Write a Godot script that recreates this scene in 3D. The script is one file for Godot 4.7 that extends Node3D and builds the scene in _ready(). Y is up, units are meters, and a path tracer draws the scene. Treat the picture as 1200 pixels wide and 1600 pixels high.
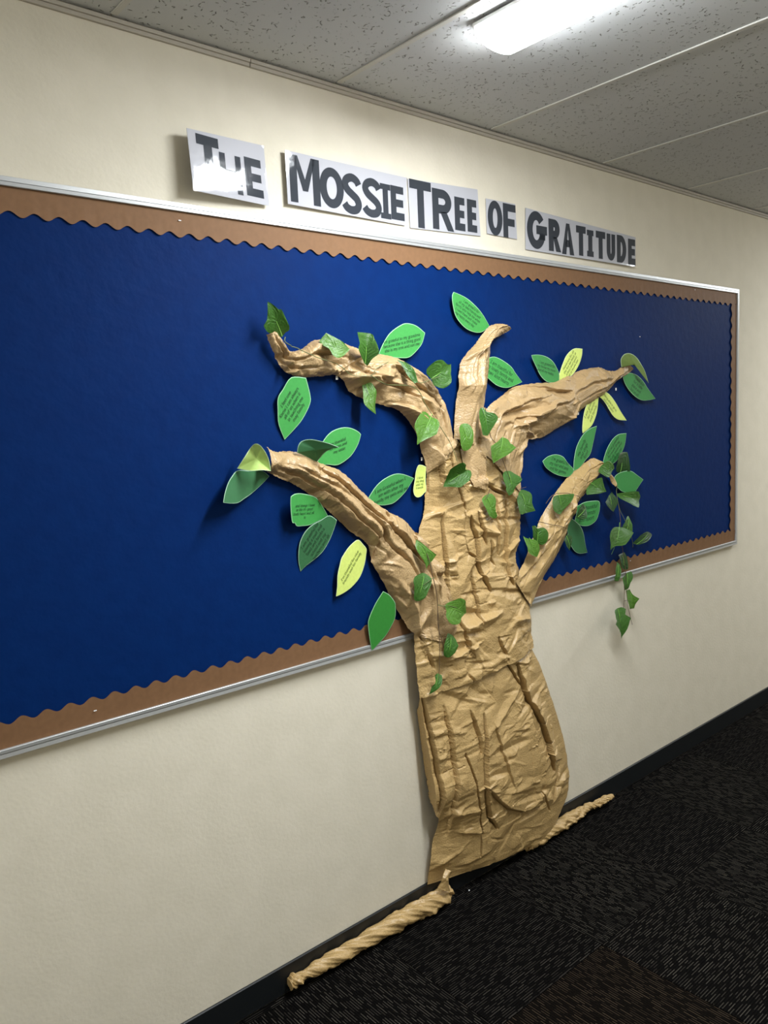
extends Node3D

# A corridor wall with a blue pinboard, a crumpled brown-paper tree, paper leaves and artificial ivy.
# x runs along the wall, y is up, z comes out of the wall towards the camera. Metres.

const CEIL := 2.478          # ceiling height
const LAMP_ENERGY := 1.25
const LAMP_GLOW := 13.5
const EXPOSURE := 3.0
const LAMP_COLOR := Color(0.965, 0.985, 1.0)

var used := {}
var M := {}
var rng := RandomNumberGenerator.new()
var crumple := PackedFloat32Array()
const CN := 600              # crumple field, cells a side
const CC := 0.002            # cell size
var fold := PackedFloat32Array()
var lean := PackedFloat32Array()    # how far the lip of a pleat leans over its slit
const FX0 := 0.55
const FY0 := 0.0
const FNX := 560
const FNY := 820
var occ := PackedFloat32Array()   # how far the paper tree stands out of the wall
const OX0 := 0.2
const OC := 0.005
const ONX := 430
const ONY := 400


func _ready() -> void:
	# --- camera
	var cam := Camera3D.new()
	cam.name = "camera"
	cam.transform = Transform3D(Basis(Vector3(0.75438, -0.04421, 0.65495), Vector3(0.11020, 0.99210, -0.05996), Vector3(-0.64712, 0.11741, 0.75329)), Vector3(-0.8101, 1.5799, 1.7700))
	cam.fov = 65.771
	cam.near = 0.05
	add_child(cam)
	cam.current = true
	# --- environment: a closed room, nothing but its lamps
	var env := Environment.new()
	env.background_mode = Environment.BG_COLOR
	env.background_color = Color(0, 0, 0)
	env.ambient_light_source = Environment.AMBIENT_SOURCE_DISABLED
	env.tonemap_mode = Environment.TONE_MAPPER_LINEAR
	env.tonemap_exposure = EXPOSURE
	env.sdfgi_enabled = true
	env.ssao_enabled = true
	env.ssil_enabled = true
	var we := WorldEnvironment.new()
	we.name = "world_environment"
	we.environment = env
	add_child(we)
	rng.seed = 7
	materials()
	# --- lamps in the ceiling
	ceiling_lamp(0.727, 1.0, "bright white ceiling batten light straight above the paper tree")
	ceiling_lamp(-2.987, 0.35, "white ceiling batten light further back along the corridor, behind the camera")
	ceiling_lamp(4.441, 0.9, "white ceiling batten light at the far end of the corridor")
	# --- the setting
	room()
	board()
	signs()
	fields()
	tree()
	leaves()
	ivy()


# ------------------------------------------------------------------ helpers
func numbered(called: String) -> String:
	var n: int = used.get(called, 0)
	used[called] = n + 1
	return called if n == 0 else "%s_%03d" % [called, n]


func thing(called: String, label: String, category: String, at := Vector3.ZERO, group := "") -> Node3D:
	var o := Node3D.new()
	o.name = numbered(called)
	o.position = at
	add_child(o)
	tag(o, label, category, group)
	return o


func tag(o: Node, label: String, category: String, group := "") -> void:
	o.set_meta("label", label)
	o.set_meta("category", category)
	if group != "":
		o.set_meta("group", group)


func part(called: String, mesh: Mesh, mat: Material, parent: Node, at := Vector3.ZERO) -> MeshInstance3D:
	var o := MeshInstance3D.new()
	o.mesh = mesh
	o.material_override = mat
	o.position = at
	o.name = numbered(called) if parent == self else called
	parent.add_child(o, true)
	return o


func struct(called: String, mesh: Mesh, mat: Material, at := Vector3.ZERO) -> MeshInstance3D:
	var o := part(called, mesh, mat, self, at)
	o.set_meta("kind", "structure")
	return o


func v3(a: Array) -> PackedVector3Array:
	var r := PackedVector3Array()
	for i in range(0, a.size(), 3):
		r.append(Vector3(a[i], a[i + 1], a[i + 2]))
	return r


func v2(a: Array) -> PackedVector2Array:
	var r := PackedVector2Array()
	for i in range(0, a.size(), 2):
		r.append(Vector2(a[i], a[i + 1]))
	return r


func cat(p: PackedVector3Array, t: float) -> Vector3:      # open Catmull-Rom, t in index units
	var n := p.size()
	var i := clampi(int(t), 0, n - 2)
	var a := p[maxi(i - 1, 0)]
	var d := p[mini(i + 2, n - 1)]
	return p[i].cubic_interpolate(p[i + 1], a, d, t - i)


func smooth_closed(p: PackedVector3Array, per := 3) -> PackedVector3Array:   # keeps sharp corners sharp
	var n := p.size()
	var r := PackedVector3Array()
	for i in n:
		var a := p[(i + n - 1) % n]
		var b := p[i]
		var c := p[(i + 1) % n]
		var d := p[(i + 2) % n]
		if (b - a).normalized().dot((c - b).normalized()) < 0.35:
			a = b
		if (c - b).normalized().dot((d - c).normalized()) < 0.35:
			d = c
		for k in per:
			r.append(b.cubic_interpolate(c, a, d, float(k) / per))
	return r


func mesh_of(v: PackedVector3Array, ix: PackedInt32Array, uv := PackedVector2Array(), nor := PackedVector3Array()) -> ArrayMesh:
	if nor.is_empty():
		nor.resize(v.size())
		for k in range(0, ix.size(), 3):
			var n := (v[ix[k + 2]] - v[ix[k]]).cross(v[ix[k + 1]] - v[ix[k]])
			nor[ix[k]] += n
			nor[ix[k + 1]] += n
			nor[ix[k + 2]] += n
		for k in nor.size():
			nor[k] = nor[k].normalized()
	var a := []
	a.resize(Mesh.ARRAY_MAX)
	a[Mesh.ARRAY_VERTEX] = v
	a[Mesh.ARRAY_NORMAL] = nor
	if uv.size() == v.size():
		a[Mesh.ARRAY_TEX_UV] = uv
	a[Mesh.ARRAY_INDEX] = ix
	var m := ArrayMesh.new()
	m.add_surface_from_arrays(Mesh.PRIMITIVE_TRIANGLES, a)
	return m


func quad(st: SurfaceTool, a: Vector3, b: Vector3, c: Vector3, d: Vector3, ax: int) -> void:   # a b c d counter-clockwise seen from outside
	for p: Vector3 in [a, c, b, a, d, c]:
		st.set_uv(Vector2(p.z, p.y) if ax == 0 else (Vector2(p.x, p.z) if ax == 1 else Vector2(p.x, p.y)))
		st.add_vertex(p)


func box(size: Vector3, c := 0.0, mid := Vector3.ZERO, st: SurfaceTool = null) -> ArrayMesh:   # a box with chamfered edges
	var own := st == null
	if own:
		st = SurfaceTool.new()
		st.begin(Mesh.PRIMITIVE_TRIANGLES)
		st.set_smooth_group(-1)
	var h := size / 2.0
	for ax in 3:
		var u := (ax + 1) % 3
		var w := (ax + 2) % 3
		for s: float in [-1.0, 1.0]:
			var q: Array[Vector3] = []
			for k: Vector2 in [Vector2(-1, -1), Vector2(1, -1), Vector2(1, 1), Vector2(-1, 1)]:
				var p := Vector3.ZERO
				p[ax] = s * h[ax]
				p[u] = k.x * (h[u] - c)
				p[w] = k.y * (h[w] - c)
				q.append(p + mid)
			if s > 0:
				quad(st, q[0], q[1], q[2], q[3], ax)
			else:
				quad(st, q[3], q[2], q[1], q[0], ax)
	if c > 0.0:
		for ax in 3:
			var u := (ax + 1) % 3
			var w := (ax + 2) % 3
			for k: Vector2 in [Vector2(-1, -1), Vector2(1, -1), Vector2(1, 1), Vector2(-1, 1)]:
				var q: Array[Vector3] = []
				for e: Vector2 in [Vector2(-1, 0), Vector2(1, 0), Vector2(1, 1), Vector2(-1, 1)]:
					var p := Vector3.ZERO
					p[ax] = e.x * (h[ax] - c)
					p[u] = k.x * (h[u] - (0.0 if e.y == 0 else c))
					p[w] = k.y * (h[w] - (c if e.y == 0 else 0.0))
					q.append(p + mid)
				if k.x * k.y > 0:
					quad(st, q[0], q[1], q[2], q[3], w)
				else:
					quad(st, q[3], q[2], q[1], q[0], w)
		for sx: float in [-1.0, 1.0]:
			for sy: float in [-1.0, 1.0]:
				for sz: float in [-1.0, 1.0]:
					var a := Vector3(sx * h.x, sy * (h.y - c), sz * (h.z - c)) + mid
					var b := Vector3(sx * (h.x - c), sy * h.y, sz * (h.z - c)) + mid
					var d := Vector3(sx * (h.x - c), sy * (h.y - c), sz * h.z) + mid
					for p: Vector3 in ([a, d, b] if sx * sy * sz > 0 else [a, b, d]):
						st.set_uv(Vector2(p.x, p.y))
						st.add_vertex(p)
	if not own:
		return null
	st.generate_normals()
	return st.commit()


func tube(p: PackedVector3Array, r0: float, r1: float, sides := 6) -> ArrayMesh:
	var v := PackedVector3Array()
	var ix := PackedInt32Array()
	var n := p.size()
	for i in n:
		var d := (p[mini(i + 1, n - 1)] - p[maxi(i - 1, 0)]).normalized()
		var s := d.cross(Vector3(0.31, 0.2, 0.93)).normalized()
		var u := s.cross(d)
		for k in sides:
			var a := TAU * k / sides
			v.append(p[i] + (s * cos(a) + u * sin(a)) * lerpf(r0, r1, float(i) / (n - 1)))
	for i in n - 1:
		for k in sides:
			var a := i * sides + k
			var b := i * sides + (k + 1) % sides
			ix.append_array([a, a + sides, b, b, a + sides, b + sides])
	return mesh_of(v, ix)


func image_tex(im: Image) -> ImageTexture:
	return ImageTexture.create_from_image(im)


func mat(c: Color, rough := 0.6, metal := 0.0, spec := 0.5) -> StandardMaterial3D:
	var m := StandardMaterial3D.new()
	m.albedo_color = c
	m.roughness = rough
	m.metallic = metal
	m.metallic_specular = spec
	m.cull_mode = BaseMaterial3D.CULL_DISABLED
	return m


func noise_tex(freq: float, oct: int, sd: int, lo: Color, hi: Color, size := 512) -> NoiseTexture2D:
	var n := FastNoiseLite.new()
	n.noise_type = FastNoiseLite.TYPE_SIMPLEX
	n.seed = sd
	n.frequency = freq
	n.fractal_octaves = oct
	var t := NoiseTexture2D.new()
	t.width = size
	t.height = size
	t.seamless = true
	t.noise = n
	var g := Gradient.new()
	g.set_color(0, lo)
	g.set_color(1, hi)
	t.color_ramp = g
	return t


func bump(m: StandardMaterial3D, freq: float, oct: int, sd: int, depth_cm: float) -> void:
	m.heightmap_enabled = true
	m.heightmap_texture = noise_tex(freq, oct, sd, Color.BLACK, Color.WHITE)
	m.heightmap_scale = depth_cm


func triplanar(m: StandardMaterial3D, per_metre: float) -> void:
	m.uv1_triplanar = true
	m.uv1_world_triplanar = true
	m.uv1_scale = Vector3.ONE * per_metre


# ------------------------------------------------------------------ materials
func materials() -> void:
	var wall := mat(Color(0.87, 0.84, 0.77), 0.75, 0.0, 0.3)
	wall.albedo_texture = noise_tex(0.006, 4, 3, Color(0.975, 0.975, 0.97), Color(1, 1, 1))
	bump(wall, 0.05, 3, 4, 0.022)
	triplanar(wall, 2.2)
	M.wall = wall
	M.skirting = mat(Color(0.065, 0.08, 0.09), 0.45)
	M.subfloor = mat(Color(0.05, 0.045, 0.04), 0.95)
	M.trim = mat(Color(0.70, 0.67, 0.62), 0.5)
	M.grid = mat(Color(0.80, 0.79, 0.76), 0.5)
	M.frame = mat(Color(0.73, 0.735, 0.735), 0.4, 0.4)
	M.groove = mat(Color(0.30, 0.31, 0.32), 0.5, 0.4)
	var blue := mat(Color(0.012, 0.15, 0.365), 0.6, 0.0, 0.17)
	blue.albedo_texture = noise_tex(0.012, 5, 11, Color(0.93, 0.93, 0.95), Color(1, 1, 1))
	bump(blue, 0.02, 4, 12, 0.06)
	triplanar(blue, 2.0)
	M.blue = blue
	var brown := mat(Color(0.505, 0.375, 0.265), 0.65, 0.0, 0.3)
	brown.albedo_texture = noise_tex(0.02, 5, 21, Color(0.94, 0.94, 0.94), Color(1, 1, 1))
	triplanar(brown, 4.0)
	M.border = brown
	for k in 2:
		var kraft := mat([Color(0.735, 0.615, 0.41), Color(0.715, 0.60, 0.43)][k], 0.42, 0.0, 0.5)
		kraft.metallic_specular = 0.55
		kraft.albedo_texture = noise_tex(0.03, 5, 31 + k, Color(0.93, 0.925, 0.92), Color(1, 1, 1))
		bump(kraft, 0.05, 5, 33, 0.12)
		triplanar(kraft, 5.0)
		M["kraft%d" % k] = kraft
	M.white_paper = mat(Color(0.72, 0.72, 0.745), 0.07, 0.0, 0.5)
	bump(M.white_paper, 0.008, 3, 41, 0.03)
	triplanar(M.white_paper, 3.0)
	M.ink = mat(Color(0.225, 0.24, 0.265), 0.07, 0.0, 0.5)
	bump(M.ink, 0.008, 3, 41, 0.03)
	triplanar(M.ink, 3.0)
	M.tape = mat(Color(0.93, 0.93, 0.92), 0.3)
	var cols := {"bright": Color(0.265, 0.615, 0.295), "mid": Color(0.25, 0.56, 0.29), "lime": Color(0.86, 0.925, 0.49), "pale": Color(0.72, 0.84, 0.46), "deep": Color(0.23, 0.56, 0.23), "forest": Color(0.22, 0.43, 0.27), "olive": Color(0.42, 0.50, 0.26)}
	for k: String in cols:
		var m := mat(cols[k], 0.55, 0.0, 0.4)
		m.albedo_texture = noise_tex(0.05, 4, 51, Color(0.955, 0.955, 0.955), Color(1, 1, 1), 256)
		triplanar(m, 6.0)
		m.backlight_enabled = true
		m.backlight = Color(0.12, 0.12, 0.12)
		M[k] = m
		M[k + "_edge"] = mat(cols[k].lerp(Color(0.86, 0.95, 0.90), 0.5), 0.6)
	M.pen = mat(Color(0.07, 0.22, 0.13), 0.6)
	M.pen_soft = mat(Color(0.30, 0.40, 0.16), 0.6)
	for k in 3:
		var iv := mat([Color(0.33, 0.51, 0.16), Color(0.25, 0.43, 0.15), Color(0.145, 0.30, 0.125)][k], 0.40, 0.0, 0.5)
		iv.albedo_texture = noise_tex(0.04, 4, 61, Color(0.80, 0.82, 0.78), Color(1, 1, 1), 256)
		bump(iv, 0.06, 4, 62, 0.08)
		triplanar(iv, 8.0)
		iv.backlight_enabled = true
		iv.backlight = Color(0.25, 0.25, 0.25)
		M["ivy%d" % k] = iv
	M.vein = mat(Color(0.50, 0.72, 0.30), 0.4)
	M.stem_green = mat(Color(0.38, 0.42, 0.25), 0.5)
	M.stem_brown = mat(Color(0.34, 0.27, 0.20), 0.5)
	# fissured ceiling board
	var ti := Image.create(1024, 1024, false, Image.FORMAT_RGB8)
	ti.fill(Color(0.90, 0.905, 0.905))
	var th := Image.create(1024, 1024, false, Image.FORMAT_RGB8)
	th.fill(Color.WHITE)
	rng.seed = 91
	for k in 1500:
		var p := Vector2(rng.randf(), rng.randf()) * 1024.0
		var a := rng.randf() * TAU
		var l := rng.randi_range(1, 9) if rng.randf() < 0.55 else 1
		for j in l:
			var w := rng.randi_range(1, 3) + (1 if l > 4 else 0)
			var s := rng.randf_range(0.50, 0.74)
			for dx in w:
				for dy in w:
					var x := posmod(int(p.x) + dx, 1024)
					var y := posmod(int(p.y) + dy, 1024)
					ti.set_pixel(x, y, Color(s, s * 0.985, s * 0.95))
					th.set_pixel(x, y, Color(0.1, 0.1, 0.1))
			a += rng.randf_range(-0.6, 0.6)
			p += Vector2(cos(a), sin(a)) * 2.0
	var tile := mat(Color(0.90, 0.90, 0.90), 0.9, 0.0, 0.2)
	tile.albedo_texture = image_tex(ti)
	tile.heightmap_enabled = true
	tile.heightmap_texture = image_tex(th)
	tile.heightmap_scale = 0.25
	tile.uv1_scale = Vector3(1.0 / 0.62, 1.0 / 0.62, 1)
	M.ceiling_tile = tile
	# carpet: broken pale loops in rows on near-black pile; three tones
	var ch := Image.create(1024, 1024, false, Image.FORMAT_RGB8)
	for k in 3:
		rng.seed = 101 + k
		var ci := Image.create(1024, 1024, false, Image.FORMAT_RGB8)
		var base: Color = [Color(0.115, 0.11, 0.108), Color(0.135, 0.115, 0.098), Color(0.108, 0.104, 0.102)][k]
		var pale: Color = [Color(0.50, 0.485, 0.45), Color(0.47, 0.41, 0.34), Color(0.44, 0.425, 0.40)][k]
		for row in 64:
			var y0 := row * 16
			var x := -rng.randi_range(0, 60)
			var on := rng.randf() < 0.5
			while x < 1024:
				var l := rng.randi_range(30, 130) if on else rng.randi_range(14, 90)
				var tone := rng.randf_range(0.45, 1.0)
				for xx in range(maxi(x, 0), mini(x + l, 1024)):
					for dy in 16:
						var c := base * (0.7 if dy < 3 or dy > 12 else 1.0)
						if on and dy > 4 and dy < 11:
							c = base.lerp(pale, tone * (1.0 if dy > 5 and dy < 10 else 0.5))
						ci.set_pixel(xx, y0 + dy, c)
						if k == 0:
							var hh := sin(PI * dy / 16.0)
							ch.set_pixel(xx, y0 + dy, Color(hh, hh, hh))
				x += l
				on = not on
		var cm := mat(Color(0.58, 0.57, 0.56), 0.95, 0.0, 0.15)
		cm.albedo_texture = image_tex(ci)
		cm.heightmap_enabled = true
		cm.heightmap_texture = null
		M["carpet%d" % k] = cm
	var cht := image_tex(ch)
	for k in 3:
		M["carpet%d" % k].heightmap_texture = cht
		M["carpet%d" % k].heightmap_scale = 0.3
		M["carpet%d" % k].uv1_scale = Vector3(1.0 / 0.4694, 1.0 / 0.4694, 1)
		M["carpet%d" % k].uv1_offset = Vector3(0.5, 0.5, 0)
	# lamp
	M.lamp_body = mat(Color(0.88, 0.88, 0.87), 0.45)
	var glow := mat(Color(0.95, 0.95, 0.95), 0.4)
	glow.emission_enabled = true
	glow.emission = LAMP_COLOR
	glow.emission_energy_multiplier = LAMP_GLOW
	M.glow = glow


# ------------------------------------------------------------------ lamps
func ceiling_lamp(x: float, power: float, label: String) -> void:
	var t := thing("ceiling_light", label, "ceiling light", Vector3(x, CEIL, 1.045), "batten lights along the corridor ceiling")
	part("housing", box(Vector3(0.15, 0.012, 1.18), 0.003), M.lamp_body, t, Vector3(0, -0.0065, 0))
	# a lens of rounded section
	var v := PackedVector3Array()
	var ix := PackedInt32Array()
	var n := 12
	for e in 2:
		for k in n + 1:
			var a := PI * k / n
			v.append(Vector3(-cos(a) * 0.072, -0.0125 - 0.036 * pow(sin(a), 0.7), -0.58 if e == 0 else 0.58))
	for k in n:
		ix.append_array([k, k + n + 1, k + 1, k + 1, k + n + 1, k + n + 2])
	part("diffuser", mesh_of(v, ix), M.glow, t)
	for s: float in [-1.0, 1.0]:
		part("end_cap", box(Vector3(0.148, 0.030, 0.006), 0.002), M.lamp_body, t, Vector3(0, -0.0155, 0.584 * s))
	var l := AreaLight3D.new()
	l.name = "lamp_light"
	l.area_size = Vector2(0.14, 1.15)
	l.area_normalize_energy = true
	l.light_energy = LAMP_ENERGY * power
	l.light_color = LAMP_COLOR
	l.area_range = 12.0
	l.shadow_enabled = true
	l.rotation.x = -PI / 2
	l.position = Vector3(0, -0.054, 0)
	t.add_child(l)


# ------------------------------------------------------------------ room
const XL := -3.6
const XR := 6.2
const ZF := 2.45

func room() -> void:
	struct("wall_back", box(Vector3(XR - XL + 0.4, CEIL + 0.4, 0.12)), M.wall, Vector3((XL + XR) / 2, CEIL / 2, -0.06))
	struct("wall_front", box(Vector3(XR - XL + 0.4, CEIL + 0.4, 0.12)), M.wall, Vector3((XL + XR) / 2, CEIL / 2, ZF + 0.06))
	struct("wall_left", box(Vector3(0.12, CEIL + 0.4, ZF)), M.wall, Vector3(XL - 0.06, CEIL / 2, ZF / 2))
	struct("wall_right", box(Vector3(0.12, CEIL + 0.4, ZF)), M.wall, Vector3(XR + 0.06, CEIL / 2, ZF / 2))
	# floor and its carpet tiles, laid quarter-turned
	var fl := struct("floor", box(Vector3(XR - XL, 0.1, ZF)), M.subfloor, Vector3((XL + XR) / 2, -0.056, ZF / 2))
	var s := 0.4694
	var shapes := {}
	for j in range(-2, 5):
		for i in range(-10, 11):
			var x0 := maxf(1.061 + i * s, XL + 0.01)
			var x1 := minf(1.061 + (i + 1) * s, XR - 0.01)
			var z0 := maxf(0.499 + j * s, 0.006)
			var z1 := minf(0.499 + (j + 1) * s, ZF - 0.01)
			if x1 - x0 < 0.05 or z1 - z0 < 0.02:
				continue
			var along := posmod(i + j, 2) == 0
			var size := Vector3(x1 - x0 - 0.0016, 0.006, z1 - z0 - 0.0016)
			if not along:
				size = Vector3(size.z, size.y, size.x)
			if not shapes.has(size):
				shapes[size] = box(size, 0.0012)
			var tile := part("carpet_tile", shapes[size], M["carpet%d" % ([0, 2, 1, 0, 1, 2, 0][posmod(i * 3 + j * 5, 7)] if j >= 0 else [0, 2][posmod(i, 2)])], fl, Vector3((x0 + x1) / 2, -0.003, (z0 + z1) / 2) - fl.position)
			if not along:
				tile.rotation.y = PI / 2
	# skirting
	struct("baseboard_back", box(Vector3(XR - XL, 0.084, 0.008), 0.0025), M.skirting, Vector3((XL + XR) / 2, 0.0421, 0.0042))
	struct("baseboard_front", box(Vector3(XR - XL, 0.084, 0.008), 0.0025), M.skirting, Vector3((XL + XR) / 2, 0.0421, ZF - 0.0042))
	# ceiling: boards between metal bars
	var ce := struct("ceiling", box(Vector3(XR - XL + 0.2, 0.1, ZF + 0.2)), M.subfloor, Vector3((XL + XR) / 2, CEIL + 0.09, ZF / 2))
	var p := 0.6189
	var shape := box(Vector3(p - 0.004, 0.012, 1.22), 0.002)
	for i in range(-6, 11):
		for j in 2:
			var x0 := -0.018 + i * p
			if x0 < XL - p or x0 > XR:
				continue
			var tl := part("ceiling_tile", shape, M.ceiling_tile, ce, Vector3(x0 + p / 2, CEIL + 0.010, 0.612 + 1.226 * j) - ce.position)
			if i % 2:
				tl.rotation.y = PI
	for i in range(-5, 11):
		part("grid_bar", box(Vector3(0.015, 0.004, ZF - 0.04), 0.001), M.grid, ce, Vector3(-0.018 + i * p, CEIL + 0.0015, ZF / 2) - ce.position)
	# wall angle under the ceiling: two lengths that meet above the pinboard
	var xj: float = [0.332, 2.4729][0]
	var k := 1
	for e: Vector2 in [Vector2(XL, xj - 0.0008), Vector2(xj + 0.0008, XR)]:
		var st := SurfaceTool.new()
		st.begin(Mesh.PRIMITIVE_TRIANGLES)
		st.set_smooth_group(-1)
		box(Vector3(e.y - e.x, 0.009, 0.012), 0.001, Vector3(0, 0.0055, 0.006), st)
		box(Vector3(e.y - e.x, 0.009, 0.008), 0.001, Vector3(0, -0.0035, 0.004), st)
		st.generate_normals()
		struct("trim_%d" % k, st.commit(), M.trim, Vector3((e.x + e.y) / 2, CEIL - 0.0105, 0))
		k += 1
	struct("trim_3", box(Vector3(XR - XL, 0.02, 0.02), 0.002), M.trim, Vector3((XL + XR) / 2, CEIL - 0.0105, ZF - 0.01))


# ------------------------------------------------------------------ pinboard
const BX0 := -0.62
const BX1 := 2.926
const BY0 := 0.903
const BY1 := 2.101

func frame_bar(a: Vector3, b: Vector3, inward: Vector3, parent: Node) -> void:
	# an extruded rail with two steps and a groove between them
	var prof := [Vector2(0, 0), Vector2(0, 0.018), Vector2(0.001, 0.020), Vector2(0.010, 0.020), Vector2(0.0105, 0.0175), Vector2(0.0118, 0.0175), Vector2(0.0123, 0.0215), Vector2(0.019, 0.0225), Vector2(0.020, 0.0215), Vector2(0.020, 0.0)]
	var st := SurfaceTool.new()
	st.begin(Mesh.PRIMITIVE_TRIANGLES)
	st.set_smooth_group(-1)
	var along := (b - a).normalized()
	for i in prof.size() - 1:
		var q: Array[Vector3] = []
		for e: Array in [[a, 1.0, prof[i]], [b, -1.0, prof[i]], [b, -1.0, prof[i + 1]], [a, 1.0, prof[i + 1]]]:
			var w: Vector2 = e[2]
			q.append(Vector3(e[0]) + along * float(e[1]) * w.x + inward * w.x + Vector3(0, 0, w.y))
		quad(st, q[0], q[1], q[2], q[3], 2)
	st.generate_normals()
	part("frame_rail", st.commit(), M.frame, parent)


func wavy_strip(along: Vector3, inward: Vector3, a: Vector3, length: float, depth: float, phase: float, sd: int) -> ArrayMesh:
	# a card strip with a scalloped edge, lifting a little here and there
	var n := int(length / 0.004)
	var nz := FastNoiseLite.new()
	nz.seed = sd
	nz.frequency = 3.0
	var v := PackedVector3Array()
	var ix := PackedInt32Array()
	var rows := 6
	for i in n + 1:
		var s := length * i / n
		var edge := depth + 0.0058 * cos(TAU * (s - phase) / 0.0503)
		for k in rows + 1:
			var w := float(k) / rows
			var z := 0.0012 + w * (0.0022 + 0.0028 * absf(nz.get_noise_1d(s))) + 0.0012 * w * nz.get_noise_1d(s * 9.0 + 40.0)
			v.append(a + along * s + inward * edge * w + Vector3(0, 0, z))
	for i in n:
		for k in rows:
			var o := i * (rows + 1) + k
			ix.append_array([o, o + rows + 1, o + 1, o + 1, o + rows + 1, o + rows + 2])
	return mesh_of(v, ix)


func board() -> void:
	var t := thing("notice_board", "long wall pinboard covered in dark blue paper in a slim silver frame", "notice board", Vector3.ZERO)
	part("blue_backing", box(Vector3(BX1 - BX0 - 0.03, BY1 - BY0 - 0.03, 0.014)), M.blue, t, Vector3((BX0 + BX1) / 2, (BY0 + BY1) / 2, 0.0075))
	var c := [Vector3(BX0, BY1, 0.0005), Vector3(BX1, BY1, 0.0005), Vector3(BX1, BY0, 0.0005), Vector3(BX0, BY0, 0.0005)]
	var inw := [Vector3.DOWN, Vector3.LEFT, Vector3.UP, Vector3.RIGHT]
	for k in 4:
		frame_bar(c[k], c[(k + 1) % 4], inw[k], t)
	var pin := box(Vector3(0.007, 0.0022, 0.0015), 0.0004)
	var pz := Vector3(0, 0, 0.0155)
	var p0 := v2([2.0837, 1.8581, 0.1043, 2.0605, 2.5167, 2.0702, -0.193, 0.9522, 1.9973, 0.9633])
	part("staple", pin, M.tape, t, Vector3(p0[0].x, p0[0].y, 0.0155))
	var x0 := BX0 + 0.019
	var x1 := BX1 - 0.019
	var z := 0.0146
	var top := wavy_strip(Vector3.RIGHT, Vector3.DOWN, Vector3(x0, BY1 - 0.019, z), x1 - x0, 0.0545, -0.25 - x0, 5)
	var a := part("paper_border", top, M.border, self)
	tag(a, "brown card border strip with a wavy edge along the top of the blue board", "border strip", "scalloped card borders of the pinboard")
	part("staple", pin, M.tape, a, Vector3(p0[1].x, p0[1].y, 0.019))
	part("staple", pin, M.tape, a, Vector3(p0[2].x, p0[2].y, 0.019))
	var xm := 1.05
	a = part("paper_border", wavy_strip(Vector3.RIGHT, Vector3.UP, Vector3(x0, BY0 + 0.019, z), xm - x0, 0.0575, -0.348 - x0, 6), M.border, self)
	tag(a, "brown wavy card border along the bottom of the board, left of the tree trunk", "border strip", "scalloped card borders of the pinboard")
	part("staple", pin, M.tape, a, Vector3(p0[3].x, p0[3].y, 0.019))
	a = part("paper_border", wavy_strip(Vector3.RIGHT, Vector3.UP, Vector3(xm + 0.001, BY0 + 0.019, z), x1 - xm, 0.0575, 0.02, 7), M.border, self)
	tag(a, "brown wavy card border along the bottom of the board, right of the tree trunk", "border strip", "scalloped card borders of the pinboard")
	part("staple", pin, M.tape, a, Vector3(p0[4].x, p0[4].y, 0.019))
	a = part("paper_border", wavy_strip(Vector3.UP, Vector3.LEFT, Vector3(x1, BY0 + 0.07, z + 0.001), BY1 - BY0 - 0.14, 0.0545, 0.03, 8), M.border, self)
	tag(a, "upright brown wavy card border at the far right end of the board", "border strip", "scalloped card borders of the pinboard")


# ------------------------------------------------------------------ lettering
func prism(polys: Array, mat_: Material, parent: Node, called: String, at: Vector3) -> void:
	# flat printed shapes: each polygon is an outline in the wall plane
	var v := PackedVector3Array()
	var ix := PackedInt32Array()
	var nor := PackedVector3Array()
	for poly: PackedVector2Array in polys:
		var tri := Geometry2D.triangulate_polygon(poly)
		var o := v.size()
		for p in poly:
			v.append(Vector3(p.x, p.y, 0))
			nor.append(Vector3(0, 0, 1))
		for k in range(0, tri.size(), 3):
			var a := poly[tri[k + 1]] - poly[tri[k]]
			var b := poly[tri[k + 2]] - poly[tri[k]]
			if a.cross(b) > 0:
				ix.append_array([o + tri[k], o + tri[k + 2], o + tri[k + 1]])
			else:
				ix.append_array([o + tri[k], o + tri[k + 1], o + tri[k + 2]])
	part(called, mesh_of(v, ix, PackedVector2Array(), nor), mat_, parent, at)


func rect(x0: float, y0: float, x1: float, y1: float) -> PackedVector2Array:
	return PackedVector2Array([Vector2(x0, y0), Vector2(x1, y0), Vector2(x1, y1), Vector2(x0, y1)])


func ring(cx: float, cy: float, rx: float, ry: float, wx: float, wy: float, a0: float, a1: float) -> PackedVector2Array:
	# a thick elliptical arc from a0 to a1 degrees
	var o := PackedVector2Array()
	var n := 28
	for k in n + 1:
		var a := deg_to_rad(lerpf(a0, a1, float(k) / n))
		o.append(Vector2(cx + rx * cos(a), cy + ry * sin(a)))
	for k in n + 1:
		var a := deg_to_rad(lerpf(a1, a0, float(k) / n))
		o.append(Vector2(cx + (rx - wx) * cos(a), cy + (ry - wy) * sin(a)))
	return o


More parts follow.
